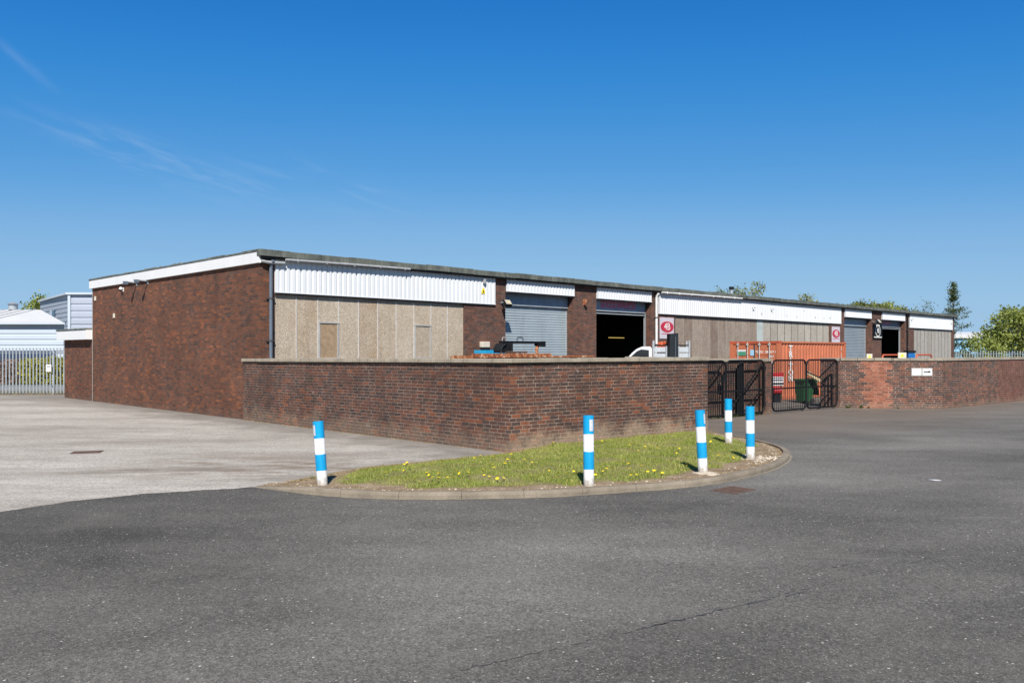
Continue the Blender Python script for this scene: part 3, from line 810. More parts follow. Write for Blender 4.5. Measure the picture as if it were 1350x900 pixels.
# dark interior of the open bays
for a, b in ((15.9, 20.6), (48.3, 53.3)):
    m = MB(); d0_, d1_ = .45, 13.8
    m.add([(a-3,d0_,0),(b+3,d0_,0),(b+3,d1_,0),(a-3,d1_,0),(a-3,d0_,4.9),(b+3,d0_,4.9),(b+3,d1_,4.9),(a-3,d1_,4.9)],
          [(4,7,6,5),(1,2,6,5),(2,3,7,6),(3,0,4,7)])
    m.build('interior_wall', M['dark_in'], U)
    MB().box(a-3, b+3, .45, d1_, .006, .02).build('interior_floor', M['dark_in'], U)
tag(MB().box(20.9, 22.1, 2.95, 3.05, 2.83, 2.87).build('strip_light', M['yellow_lamp']), 'yellowish strip light hanging in the dark open doorway', 'lamp')
sl = bpy.data.objects['strip_light']; sl.location = B0; sl.rotation_euler = (0,0,R(45))
# roof, felt edge, fascia
MB().box(-.02, UL+.1, -.02, DEP+.1, HT+.001, 5.18).build('roof', M['roof_top'], U)
re = MB(); u = -.12
while u < UL+.3:
    w = min(rnd.uniform(1.0, 1.25), UL+.35-u); dz = rnd.uniform(-.012, .012); dy = rnd.uniform(-.008, .008)
    re.box(u, u+w-.012, -.24+dy, -.021, 5.045+dz*.6, 5.245+dz)
    re.box(u, u+w-.012, -.02, .25, 5.185, 5.235+dz)
    u += w
re.build('roof_edge', M['felt'], U, .012)
MB().box(-.03, UL+.2, -.20, -.025, 4.985, 5.035).build('soffit', M['black_dull'], U)
MB().box(-.10, -.003, -.10, DEP+.12, 4.845, 5.18).build('fascia', M['white_fascia'], U)
re = MB(); v = -.10
while v < DEP+.1:
    w = rnd.uniform(.9, 1.2); dz = rnd.uniform(-.012, .012)
    re.box(-.12, .15, v, min(v+w-.01, DEP+.14), 5.183, 5.25+dz); v += w
re.build('verge_edge', M['felt'], U, .012)
# small moss tufts on the verge
wl = []
for v0 in list(rs.uniform(3, 12, 14)):
    weed(-.02, v0, 5.24, .05, .06, 6)
tag(raw_mesh('roof_moss', np.array(wl), 4, M['dry_grass'], U), kind='stuff')
# gutters and downpipes
def gutter(a, b, za, zb, mat):
    m = MB(); m.tube([(a, -.225, za), ((a+b)/2, -.23, (za+zb)/2+.005), (b, -.225, zb)], .04, 10)
    k = a+.4
    while k < b: m.box(k, k+.03, -.275, -.18, za-.047+(zb-za)*(k-a)/(b-a), za+.047+(zb-za)*(k-a)/(b-a)); k += 1.05
    m.build('gutter', mat, U)
gutter(.75, 5.6, 4.985, 5.035, M['gutter']); gutter(20.9, 28.5, 4.99, 5.035, M['pipe_white'])
def downpipe(u0, mat, z1=4.93, r=.055):
    m = MB(); m.tube([(u0, -.075, 0), (u0, -.075, z1-.25), (u0, -.10, z1-.12), (u0, -.20, z1)], r, 12)
    o = m.build('downpipe', mat, U)
    for z in (1.2, 2.45, 3.75):
        b = MB(); b.tube([(u0, -.075, z), (u0, -.075, z+.05)], r+.012, 12); b.box(u0-.13, u0+.13, -.065, -.002, z+.002, z+.048); b.build('pipe_bracket', M['trim'], o)
downpipe(.33, M['pipe_grey']); downpipe(20.66, M['pipe_white'], r=.06); downpipe(53.5, M['black_dull'], r=.06)
m = MB(); m.tube([(-.02, -.13, 4.90), (.15, -.16, 4.87), (.75, -.16, 4.88)], .05, 10); m.build('pipe_elbow', M['gutter'], U)
# flue
m = MB(); m.tube([(32.4,2.7,5.18),(32.4,2.7,5.92)], .10, 12); fo = m.build('flue', M['galv'], U)
m = MB(); m.tube([(32.4,2.7,5.90),(32.4,2.7,6.06)], .15, 12); m.build('flue_cap', M['black_dull'], fo)

def on_unit(o): o.location = B0; o.rotation_euler = (0, 0, R(45)); return o
def unit_pt(u, v, z=0): return (B0[0]+SQ*(u-v), B0[1]+SQ*(u+v), z)
# lettering on the shutter boxes
text_part('lettering', 'GOODS INWARDS', .42, M['sign_faded'], bx1, face_matrix((18.15, .297, 4.27), (1,0,0)), .016, .002, .74)
text_part('lettering', 'GOODS IN', .34, M['sign_faded'], bx2, face_matrix((50.3, .297, 4.22), (1,0,0)), .01, .002, .85)

# ---- things fixed to the unit
def oval(mb, cx, cz, rx, rz, y0, y1, n=36):
    mb.prism([(cx+rx*math.cos(2*math.pi*k/n), cz+rz*math.sin(2*math.pi*k/n)) for k in range(n)], y0, y1)
def bay_sign(u0, u1, z0, z1, label):
    t = thing('bay_sign', label, 'sign', unit_pt((u0+u1)/2, 0), R(45), 'bay number signs on the brick piers')
    w = (u1-u0)/2; h = z1-z0
    MB().box(-w, w, -.03, -.003, z0, z1).build('board', M['sign_pink'], t)
    m = MB(); oc = z0+h*.56; oval(m, 0, oc, w*.93, h*.26, -.04, -.0305); ov = m.build('oval', M['sign_red'], t)
    text_part('lettering', '4B', h*.47, M['lettering'], ov, face_matrix((0, -.043, oc), (1,0,0)), .004, .002, .98*w/.58)
    text_part('lettering', 'UNIT 4B', h*.10, M['sign_red'], t, face_matrix((0, -.033, z0+h*.235), (1,0,0)), .004, .001, 1.1) if False else None
    MB().box(-w*.78, w*.78, -.033, -.0305, z0+h*.215, z0+h*.25).build('red_line', M['sign_red'], t)
    return t
bay_sign(21.02, 22.20, 2.77, 3.80, 'larger white board with red oval 4B beside the dark doorway and white downpipe')
bay_sign(40.30, 41.50, 2.72, 3.76, 'white board with red oval 4B above the far end of the orange container')
t = thing('bay_sign', 'black board with white ringed 4B on the pier between the far doors', 'sign', unit_pt(47.72, 0), R(45), 'bay number signs on the brick piers')
MB().box(-.78, .78, -.09, -.03, 3.05, 4.12).build('board', M['black'], t)
m = MB(); oval(m, 0, 3.60, .46, .40, -.10, -.0905); m.build('ring', M['lettering'], t)
m = MB(); oval(m, 0, 3.60, .38, .325, -.108, -.1005); rg = m.build('oval', M['black'], t)
text_part('lettering', '4B', .50, M['lettering'], rg, face_matrix((0, -.111, 3.60), (1,0,0)), .008, .002, .9)
m = MB(); oval(m, 0, 4.00, .30, .085, -.10, -.0905); m.build('crest', M['lettering'], t)
MB().box(-.70, .70, -.095, -.0905, 3.12, 3.20).build('white_line', M['lettering'], t)

t = thing('hazard_sign', 'yellow diamond hazard sign near the top of white ribbed cladding', 'sign', unit_pt(9.25, 0), R(45))
MB().prism([(-.08,4.36),(.08,4.36),(.09,4.46),(0,4.62),(-.09,4.46)], -.088, -.078).build('plate', M['sign_yellow'], t)
MB().prism([(-.035,4.40),(.035,4.40),(0,4.52)], -.092, -.089).build('symbol', M['black'], t)
t = thing('siren_box', 'small grey box above the yellow hazard sign', 'box', unit_pt(9.28, 0), R(45))
MB().box(-.06, .06, -.16, -.076, 4.74, 4.92).build('body', M['gutter'], t, .01)

def floodlight(u, z, label, s=1.0, turn=0):
    t = thing('floodlight', label, 'floodlight', unit_pt(u, 0, z), R(45)+turn, 'floodlights on the front')
    m = MB(); m.box(-.03, .03, -.28*s, -.002, .02, .06); m.box(-.2*s, .2*s, -.30*s, -.26*s, .02, .06); m.build('bracket', M['galv'], t)
    mm = Matrix.Translation((0, -.36*s, .02)) @ Matrix.Rotation(R(-38), 4, 'X')
    m = MB(); m.box(-.17*s, .17*s, -.05, .11*s, -.13*s, .13*s, mm); b = m.build('housing', M['black_dull'], t, .012)
    MB().box(-.145*s, .145*s, -.058, -.0505, -.105*s, .105*s, mm).build('lens', plain('lamp_glass', (.45,.40,.30), .2), b)
floodlight(10.28, 4.02, 'black floodlight on the brick pier left of grey roller shutter')
floodlight(46.9, 4.22, 'dark floodlight at the top corner of far roller shutter', 1.3)
# cameras
def camera_thing(u, z, label, v=-.08, rz=R(45)):
    t = thing('security_camera', label, 'camera', unit_pt(u, v, z), rz, 'security cameras on the unit')
    m = MB(); m.box(-.05, .05, -.02, 0, -.06, .06); m.tube([(0,-.01,0),(0,-.16,-.02)], .022, 8); m.build('bracket', M['white_fascia'], t)
    m = MB(); m.tube([(-.02,-.16,.02),(.14,-.20,-.07)], .065, 10); b = m.build('body', M['white_fascia'], t)
    m = MB(); m.tube([(.14,-.20,-.07),(.18,-.212,-.09)], [.058,.05], 10); m.build('lens', M['black'], b)
    t.scale = (.6, .6, .6)
camera_thing(29.85, 4.64, 'left one of two cameras on the long white cladding')
camera_thing(32.0, 4.63, 'right one of two cameras on the long white cladding')
camera_thing(54.25, 4.68, 'camera at the left end of the farthest white cladding')
camera_thing(63.5, 4.64, 'camera at the right end of the farthest white cladding')
t = thing('alarm_box', 'rusty brown alarm box on brick pier between the doorways', 'box', unit_pt(15.35, 0), R(45))
MB().box(-.08, .08, -.10, -.002, 4.16, 4.42).build('cover', M['rust'], t, .01)
MB().box(-.05, .06, -.14, -.101, 4.12, 4.24).build('bell', M['rust_dark'], t)
t = thing('bulkhead_box', 'cream plastic box on brick wall behind the rusty trough', 'box', unit_pt(9.32, 0), R(45))
MB().box(-.20, .20, -.18, -.002, 2.30, 2.52).build('cover', M['cream'], t, .02)
MB().box(-.16, .16, -.17, -.01, 2.25, 2.298).build('tray', M['black_dull'], t)
# dark pipe and rust fixings on the cladding
for i, u in enumerate((30.9, 33.9, 35.2, 36.2, 37.8, 39.0, 39.9)):
    t = MB().box(-.022, .022, -.095, -.072, -.035, .035).build('cable_clip', M['rust_dark' if i == 6 else 'gutter'])
    t.location = unit_pt(u, 0, 4.30 + (.34 if i == 3 else 0) - .02*(i % 3)); t.rotation_euler = (0,0,R(45))
    tag(t, 'small grey clip fixed to the long white cladding' if i != 6 else 'small rusty clip fixed low on the long white cladding', 'clip', 'clips on the long cladding' if i != 6 else None)
# side wall lamps (two long arms) and dome camera
for v, lab in ((8.62, 'nearer long arm lamp under white fascia of the brick side wall'), (9.72, 'farther long arm lamp under white fascia of the brick side wall')):
    t = thing('arm_lamp', lab, 'lamp', unit_pt(0, v, 4.80), R(45), 'arm lamps on the side wall')
    m = MB(); m.tube([(0,0,0),(-.2,0,.02),(-.40,0,.02)], .03, 8); m.box(-.02, -.002, -.06, .06, -.10, .06); m.build('arm', M['galv'], t)
    m = MB(); m.box(-.52, -.34, -.05, .05, -.04, .045); m.box(-.51, -.35, -.045, .045, -.08, -.041); m.build('head', M['pipe_grey'], t, .01)
t = thing('dome_camera', 'white dome camera under the fascia left of the arm lamps', 'camera', unit_pt(0, 11.15, 4.62), R(45))
m = MB(); m.box(-.02, -.002, -.07, .07, -.08, .08); m.blob((-.09,0,.03), .075); m.build('dome', M['white_fascia'], t)
m = MB(); m.blob((-.105,0,-.02), .06); m.build('lens', M['black'], t)
for v, z, lab in ((14.3, 4.42, 'white junction box at the far top corner of the brick side wall'), (12.1, 3.62, 'small pale vent below the dome camera on the brick side wall')):
    t = MB().box(-.05, -.002, -.05, .05, -.10, .08).build('junction_box', M['cream']); t.location = unit_pt(0, v, z); t.rotation_euler = (0,0,R(45)); tag(t, lab, 'box')

# ---- annexe
A = thing('brick_annexe', 'low brick annexe with deep white fascia at the far side wall end', 'building', B0, R(45))
MB().box(.004, 8, DEP+.012, 18.43, 0, 2.66).build('wall', M['brick_side'], A)
MB().box(-.27, 8.2, DEP+.012, 18.65, 2.665, 3.075).build('fascia', M['white_fascia'], A)
MB().box(-.30, 8.25, DEP+.012, 18.68, 3.078, 3.15).build('roof', M['felt'], A, .012)
j = MB().box(-.012, -.003, DEP-.02, DEP+.012, 0, 4.85); j.build('movement_joint', M['lintel_grey'], U)

# ------------------------------------------------------------------ boundary walls
def wall_run(mb, p, q, t, z1, z0=0):
    """wall whose visible face runs p->q, thickness t to the left of p->q"""
    p = Vector((*p, 0)); q = Vector((*q, 0)); d = (q-p); Ln = d.length; d.normalize(); a = Vector((-d.y, d.x, 0))
    Mx = Matrix(((d.x,a.x,0,p.x),(d.y,a.y,0,p.y),(0,0,1,0),(0,0,0,1)))
    mb.box(0, Ln, 0, t, z0, z1, Mx)
def coping_run(mb, p, q, t, z0, z1, over=.07, step=.6, ext0=0, ext1=0):
    p = Vector((*p, 0)); q = Vector((*q, 0)); d = (q-p); Ln = d.length; d.normalize(); a = Vector((-d.y, d.x, 0))
    Mx = Matrix(((d.x,a.x,0,p.x),(d.y,a.y,0,p.y),(0,0,1,0),(0,0,0,1)))
    s = -ext0
    while s < Ln+ext1-.02:
        e = min(Ln+ext1, s+step); j = rnd.uniform(-.006, .006); k = rnd.uniform(-.006, .006)
        mb.box(s+.004, e-.004, -over+k, t+over+k, z0, z1+j, Mx); s = e
C0 = (0.0, 17.5)
off = .06
# side run: visible face on its left-front; runs from far end to corner
dS = Vector((-SQ, SQ)); nS = Vector((-SQ, -SQ))
pS = (C0[0]+dS.x*11.83+nS.x*off, C0[1]+dS.y*11.83+nS.y*off); qS = (C0[0]+nS.x*off, C0[1]+nS.y*off)
pF = C0; qF = (5.145, 21.70)
qS2 = (C0[0]-.02, C0[1]-.0)
W1 = thing('boundary_wall', 'long brown brick boundary wall with stone coping turning a corner behind the verge', 'wall')
m = MB()
# one solid: outline polygon of the L (outer faces exact, mitred inside)
th = .33
dF = Vector((GD.x, GD.y)); nF = Vector((-dF.y, dF.x))
def line_x(p, d, q, e):
    den = d.x*e.y-d.y*e.x; t = ((q[0]-p[0])*e.y-(q[1]-p[1])*e.x)/den
    return (p[0]+d.x*t, p[1]+d.y*t)
oc = line_x(pS, -dS, pF, dF)
inn = line_x((pS[0]-nS.x*th, pS[1]-nS.y*th), -dS, (pF[0]+nF.x*th, pF[1]+nF.y*th), dF)
out = [pS, oc, qF, (qF[0]+nF.x*2.65, qF[1]+nF.y*2.65), (qF[0]+nF.x*2.65-dF.x*th, qF[1]+nF.y*2.65-dF.y*th), (qF[0]+nF.x*th-dF.x*th, qF[1]+nF.y*th-dF.y*th), inn, (pS[0]-nS.x*(off-.004), pS[1]-nS.y*(off-.004))]
def extr(pts, z0, z1):
    n = len(pts); mm = MB()
    vs = [(x, y, z0) for x, y in pts] + [(x, y, z1) for x, y in pts]
    mm.add(vs, [(i, (i+1) % n, n+(i+1) % n, n+i) for i in range(n)]); return mm
# far end of the side run lies against the unit, so it stops there; inner face beyond the unit corner
k = line_x((pS[0]-nS.x*th, pS[1]-nS.y*th), -dS, (B0[0], B0[1]), Vector((SQ, SQ)))
out = out[:6] + [inn, (B0[0]+SQ*(th-off)+.02, B0[1]+SQ*(th-off)-.04), (B0[0]+.003*SQ-.0, B0[1]-.012), (pS[0]-nS.x*(off-.004), pS[1]-nS.y*(off-.004))]
bwo = extr(out, 0, 1.90).build('brickwork', M['brick_yard'], W1)
cm = MB()
coping_run(cm, (B0[0]+nS.x*off+.01, B0[1]+nS.y*off-.01), oc, th, 1.905, 1.998, ext1=.0)
coping_run(cm, pS, (B0[0]+nS.x*off, B0[1]+nS.y*off), off-.004-.055, 1.905, 1.998, ext0=.05, over=.055)
coping_run(cm, oc, qF, th, 1.905, 1.996, ext0=.06, ext1=.0)
coping_run(cm, (qF[0]+.03, qF[1]+.02), (qF[0]+nF.x*2.62, qF[1]+nF.y*2.62), th, 1.905, 1.994, over=.05)
cpo = cm.build('coping', M['coping'], W1, .012)
for o_ in (cpo, bwo):      # the side run falls slightly towards the unit, as in the photograph
    for v in o_.data.vertices:
        if v.co.z > 1.5 and v.co.x < 0: v.co.z -= .0066*(-v.co.x/SQ)

# gate recess wall with its end pillar
gd = Vector((.761,.649)); gn = Vector((-gd.y, gd.x)); G0 = Vector((6.2, 26.0))
def gp(t, o=0): p = G0 + gd*t + gn*o; return (p.x, p.y)
W2 = thing('gate_wall', 'brick wall and end pillar standing behind the closed pair of black gates', 'wall')
m = MB(); wall_run(m, gp(-4.0,.32), gp(3.17,.32), .23, 1.80); wall_run(m, gp(3.172,-.02), gp(3.52,-.02), .57, 1.80)
m.build('brickwork', M['brick_gate'], W2)
m = MB(); coping_run(m, gp(-4.0,.32), gp(3.16,.32), .23, 1.803, 1.905, over=.05); coping_run(m, gp(3.17,-.02), gp(3.52,-.02), .57, 1.803, 1.91, over=.05)
m.build('coping', M['coping'], W2, .012)

# far wall: short straight length, then angled away
W3 = thing('roadside_wall', 'far brick wall with an orange repair strip and two notice plates', 'wall')
P = [(12.50,31.42),(14.32,31.02),(16.08,30.82),(22.35,36.05),(34,45.8)]
m = MB(); wall_run(m, P[0], P[1], .25, 1.79); wall_run(m, P[1], P[2], .25, 1.79)
wall_run(m, (P[0][0]-.53, P[0][1]+.62), (P[0][0]-.0, P[0][1]+.0), .25, 1.79)
m.build('brickwork', M['brick_far'], W3)
m = MB()
p = Vector((P[2][0], P[2][1], 0)); d = Vector((P[3][0]-P[2][0], P[3][1]-P[2][1], 0)).normalized()
m2 = MB(); m2.box(.003, 16, 0, .25, 0, 1.79); rb = m2.build('brickwork', M['brick_rebuilt'], W3); rb.location = p; rb.rotation_euler = (0,0,math.atan2(d.y, d.x))
coping_run(m, P[0], P[1], .25, 1.793, 1.90, over=.04); coping_run(m, P[1], P[2], .25, 1.793, 1.898, over=.04); coping_run(m, P[2], (P[2][0]+d.x*16, P[2][1]+d.y*16), .25, 1.793, 1.90, over=.04)
coping_run(m, (P[0][0]-.53, P[0][1]+.62), (P[0][0]-.05, P[0][1]+.06), .25, 1.796, 1.895, over=.04)
m.build('coping', M['coping_far'], W3, .012)

# notice plates on the far wall
dB = Vector((P[2][0]-P[1][0], P[2][1]-P[1][1], 0)).normalized(); rzB = math.atan2(dB.y, dB.x)
def wall_plate(name, label, s, w, z0, z1):
    q = Vector((P[1][0], P[1][1], 0)) + dB*s
    t = thing(name, label, 'sign', (q.x, q.y, 0), rzB)
    MB().box(-w/2-.03, w/2+.03, -.018, -.003, z0-.03, z1+.03).build('backing', M['lintel_grey'], t)
    MB().box(-w/2, w/2, -.024, -.0185, z0, z1).build('plate', plain('plate_white', (.62,.62,.60), .45, 0, .03), t)
    return t
t = wall_plate('notice_plate', 'white notice plate with faint grey print left of the arrow plate', .845, .325, 1.26, 1.495)
m = MB()
for z in (1.435, 1.405, 1.37, 1.34, 1.31):
    x = -.12
    while x < .12:
        w = rnd.uniform(.015, .04); m.box(x, min(x+w, .125), -.026, -.0245, z, z+.012); x += w+.008
m.build('faint_print', plain('faint_grey', (.5,.5,.5), .6), t)
t = wall_plate('arrow_sign', 'white plate with black arrow pointing right on the far brick wall', 1.215, .325, 1.26, 1.495)
m = MB(); m.prism([(-.13,1.365),(.05,1.365),(.05,1.335),(.135,1.385),(.05,1.435),(.05,1.405),(-.13,1.405),(-.115,1.385)], -.027, -.0245)
m.build('arrow', M['black'], t)

# ------------------------------------------------------------------ gates
def gate(t0, t1, label, brace, mid=.86, z0=.09, z1=1.84, lock=None):
    q = gp(t0); w = t1-t0
    t = thing('gate_leaf', label, 'gate', (q[0], q[1], 0), math.atan2(gd.y, gd.x), 'black bar gates at the yard entrance')
    r = .22; pts = []
    for cx, cz, a0 in ((r, z0+r, 180), (w-r, z0+r, 270), (w-r, z1-r, 0), (r, z1-r, 90)):
        for k in range(7):
            a = R(a0 + 90*k/6); pts.append((cx+r*math.cos(a), 0, cz+r*math.sin(a)))
    pts.append(pts[0]); MB().tube(pts, .031, 10, False).build('frame', M['black'], t)
    MB().bar((.03,0,mid), (w-.03,0,mid), .03, .05).build('middle_rail', M['black'], t)
    m = MB(); n = int(w/.115)
    for i in range(1, n):
        x = w*i/n; ins = 0
        if x < r: ins = r - math.sqrt(max(0, r*r-(r-x)**2))
        if x > w-r: ins = r - math.sqrt(max(0, r*r-(x-w+r)**2))
        m.tube([(x,0,z0+ins),(x,0,z1-ins)], .0125, 6, False)
    m.build('bar_infill', M['black'], t)
    for (ax, az, bx, bz) in brace:
        MB().tube([(ax*w, .03, az), (bx*w, .03, bz)], .026, 8).build('brace', M['black'], t)
    if lock: MB().box(lock*w-.14, lock*w+.0, -.05, .05, 1.16, 1.40).build('lock_box', M['black_dull'], t)
    return t
gate(-1.30, .90, 'leftmost black bar gate leaf mostly hidden behind the brick wall', [(.02,.15,.95,1.75)], lock=.97)
g2 = gate(.93, 3.10, 'black barred gate leaf left of the brick pillar standing before brickwork', [(.97,1.72,.06,.18),(.97,.88,.45,.12)])
gate(3.60, 5.78, 'black barred gate leaf right of the pillar before the orange container', [])
g4 = gate(5.82, 8.00, 'rightmost black barred gate leaf meeting the far brick wall', [(.97,1.78,.42,1.18),(.97,.88,.42,.2)])
for tt, lab in ((3.14, 'left hinge bracket'), (3.56, 'right hinge bracket')):
    par = g2 if tt < 3.3 else [o for o in bpy.data.objects if o.name.startswith('gate_leaf') and abs(o.location.x-gp(3.60)[0]) < .01][0]
    for z in (.32, 1.55):
        lx = (2.17 if tt < 3.3 else -.07); MB().box(lx, lx+.07, -.02, .05, z, z+.10).build('hinge', M['black_dull'], par)
bp = gp(1.95, .17); t = thing('dark_upright', 'thick black upright standing behind the second gate leaf', 'post', (bp[0], bp[1], 0), math.atan2(gd.y, gd.x))  # plain black upright shape between the gate leaf and the brickwork
MB().box(-.11, .11, -.06, .06, 0, 1.66).build('shaft', M['black_dull'], t, .01)
MB().prism([(-.11,1.661),(.11,1.661),(.11,1.80),(-.02,1.72)], -.06, .06).build('top_plate', M['black_dull'], t)

# ------------------------------------------------------------------ bollards
def bollard(x, y, z, h, lean, label, refl=None, r=.081, rz=0):
    t = thing('bollard', label, 'bollard', (x, y, z), 0, 'blue and white bollards round the verge')
    t.rotation_euler = (R(lean[1]), R(lean[0]), 0)
    q = h/4
    m = MB(); m.tube([(0,0,-.15),(0,0,h-.008),(0,0,h-.002)], [r, r, r-.008], 28)
    m.build('post', M['white'], t)
    for a, b in ((q*.98, q*1.98), (q*2.98, h+.001)):
        mm = MB(); mm.tube([(0,0,a),(0,0,b)], r+.0025, 28, True); mm.build('blue_band', M['blue'], t)
    if refl is not None:
        m = MB(); n = 8; vs = []
        for k in range(n+1):
            a = R(refl[0] + refl[1]*(k/n-.5))
            for z_ in (h-q*.85, h-q*.2): vs.append(((r+.005)*math.sin(a), -(r+.005)*math.cos(a), z_))
        m.add(vs, [(2*k, 2*k+2, 2*k+3, 2*k+1) for k in range(n)], True); m.build('reflector', M['refl'], t)
    return t
bollard(-2.955, 12.87, .055, 1.005, (-3.9, 0), 'leaning blue and white bollard alone at the bare pointed end', (-48, 48))
bollard(1.185, 12.72, .075, 1.085, (-.4, 0), 'blue and white bollard with reflector before the middle of front wall', (28, 45))
bollard(3.245, 14.02, .085, 1.065, (-3.0, 0), 'blue and white bollard leaning left on a patch of broken concrete', (52, 40))
bollard(4.855, 18.50, .10, .985, (-.5, 0), 'blue and white bollard farthest back beside the gates')
bollard(4.565, 15.80, .09, 1.005, (-.6, 0), 'blue and white bollard at the rounded kerb end without reflector')
m = MB(); m.blob((3.27,13.98,.075), (.24,.19,.035), 14, 8, .12); tag(m.build('concrete_footing', plain('footing', (.42,.36,.28), .95, 0, .25, 8)), 'pale broken concrete collar round the left leaning bollard foot', 'footing')
m = MB()
for _ in range(110):
    a, rr = rs.uniform(0, 6.28), abs(rs.normal(0, .35)); x, y = 4.95+math.cos(a)*rr*.9, 15.95+math.sin(a)*rr*1.1
    if inside(x, y): m.blob((x, y, verge_z(x, y)-.005), (rs.uniform(.012,.04), rs.uniform(.01,.035), rs.uniform(.006,.018)), 6, 4, .2)
for _ in range(120):
    s = rs.rand()*L[-1]*.95; p, nn = at_len(s); o = .16+rs.rand()*.3; x, y = p.x+nn.x*o, p.y+nn.y*o
    if inside(x, y): m.blob((x, y, verge_z(x, y)-.008), (rs.uniform(.008,.025), rs.uniform(.008,.02), rs.uniform(.005,.012)), 6, 4, .2)
tag(m.build('gravel', plain('pale_stones', (.46,.40,.32), .95, 0, .3, 9)), kind='stuff')

# drain grating and access cover
t = thing('drain_grate', 'rusty brown drain grating in the road by the kerb', 'drain', (3.42, 12.77, .006), R(42))
MB().box(-.30, .30, -.22, .22, 0, .006).build('frame', M['rust_iron'], t)
m = MB()
for i in range(9): m.box(-.25+i*.058, -.25+i*.058+.03, -.18, .18, .0065, .012)
m.build('grille', M['rust_iron'], t)
t = thing('access_cover', 'small rusty iron cover in the pale concrete apron', 'cover', (-9.03, 17.53, .010), R(15))
MB().box(-.29, .29, -.21, .21, 0, .006).build('frame', M['rust_dark'], t)
m = MB(); m.box(-.25, .25, -.17, .17, .0065, .010)
for i in range(6): m.box(-.22+i*.08, -.19+i*.08, -.15, .15, .0105, .013)
m.build('lid', M['rust_iron'], t)
# tarred crack across the road
m = MB()
def crack(a, b, w, n, keep):
    a = Vector((*a, 0)); b = Vector((*b, 0)); d = (b-a).normalized(); nn = Vector((-d.y, d.x, 0)); pr = None
    for i in range(n+1):
        p = a.lerp(b, i/n) + nn*rnd.gauss(0, .012); ww = w*rnd.uniform(.15, 1.0)
        cur = (p-nn*ww, p+nn*ww)
        if pr is not None and rnd.random() < keep:
            m.add([(pr[0].x,pr[0].y,.0082),(cur[0].x,cur[0].y,.0082),(cur[1].x,cur[1].y,.0082),(pr[1].x,pr[1].y,.0082)], [(0,1,2,3)])
        pr = cur
crack((-.35, 5.55), (1.6, 6.75), .006, 60, .7); crack((1.0,6.4), (1.75,6.85), .013, 18, .75); crack((2.0,7.0),(2.6,7.35), .014, 12, .6); crack((3.2,8.2),(3.75,8.5), .006, 12, .5); crack((1.65,6.8),(4.4,8.6), .005, 60, .5)
tag(m.build('crack_sealant', plain('tar', (.052,.052,.055), .7)), kind='structure')
# a little litter
for (x, y, lab) in ((7.05,13.75,'scrap of white paper on the dark road'),):
    m = MB(); m.box(-.09,.09,-.05,.05,.006,.012); o = m.build('paper_scrap', M['sign_white']); o.location = (x, y, 0); o.rotation_euler = (0,R(4),R(20)); tag(o, lab, 'litter')

# ------------------------------------------------------------------ container
K = (11.68, 36.0)
ct = thing('shipping_container', 'orange steel shipping container with white side lettering in the yard', 'container', (K[0], K[1], 0), R(45))
CL, CW, CH = 6.85, 2.44, 2.61
def corr(L0, L1, pitch, y0, y1):
    pr = []; u = L0
    while u < L1:
        for du, y in ((0,y0),(.36,y0),(.5,y1),(.86,y1),(1,y0)):
            if u+du*pitch < L1: pr.append((u+du*pitch, y))
        u += pitch
    pr.append((L1, y0)); return pr
MB().sheet(corr(.14, CL-.14, .30, .035, .075), .16, CH-.10).build('side_panel', M['orange'], ct)
m = MB(); m.box(.14, CL-.14, CW-.06, CW-.03, .16, CH-.10); m.build('back_panel', M['orange'], ct)
m = MB(); m.box(CL-.08, CL-.04, .1, CW-.1, .16, CH-.1); m.build('end_panel', M['orange'], ct)
m = MB(); m.box(.1, CL-.1, .08, CW-.08, CH-.09, CH-.05); m.build('roof_panel', M['orange'], ct)
m = MB(); m.box(.0, CL, .0, .07, CH-.10, CH-.02); m.box(0, CL, 0, .08, .02, .16); m.box(0, CL, CW-.07, CW, CH-.1, CH-.02); m.box(0, CL, CW-.08, CW, .02, .16)
m.build('side_rail', M['orange'], ct)
for x in (0, CL-.16):
    for y in (0, CW-.16): MB().box(x-.003, x+.163, y-.003, y+.163, .165, CH-.105).build('corner_post', M['orange'], ct)
m = MB()
for x in (-.006, CL-.172):
    for y in (-.006, CW-.172):
        for z in (0, CH-.118): m.box(x, x+.178, y, y+.178, z, z+.118)
m.build('corner_casting', M['orange_dk'], ct, .01)
m = MB(); m.box(-.004, .12, .17, CW-.17, CH-.13, CH-.01); m.box(-.004, .12, .17, CW-.17, .03, .17); m.build('header', M['orange_dk'], ct)
for i, (a, b) in enumerate(((.17, CW/2-.01), (CW/2+.01, CW-.17))):
    m = MB(); m.box(.03, .07, a, b, .18, CH-.14)
    for z0, z1 in ((.30,.72),(.86,1.28),(1.42,1.84),(1.98,2.36)): m.prism([(.03,z0),(.012,z0+.05),(.012,z1-.05),(.03,z1)], a+.14, b-.14) if False else m.box(.015, .0299, a+.10, b-.10, z0, z1)
    d = m.build('door', M['orange'], ct, .008)
    for fy in (.30, .76):
        y = a+(b-a)*fy; r_ = MB(); r_.tube([(-.02,y,.05),(-.02,y,CH-.05)], .022, 10)
        for z in (.12, .9, 1.6, 2.42): r_.box(-.05, .0149, y-.05, y+.05, z, z+.07)
        r_.bar((-.035, y, 1.1), (-.035, y-.36, 1.08), .02, .035)
        r_.build('locking_rod', M['steel_rod'], d)
    MB().box(.01, .09, a-.009 if i else b-.02, a+.02 if i else b+.009, .18, CH-.14).build('door_seal', M['trim'], d)
dr = [o for o in bpy.data.objects if o.name.startswith('door') and o.parent == ct and 'frame' not in o.name]
fm = lambda y, z: face_matrix((.012, y, z), (0,-1,0))
near_door = dr[0]; far_door = dr[1]
text_part('lettering', 'TCKU', .13, M['lettering'], near_door, fm(.98, 2.12), .004, .001, 1.1)
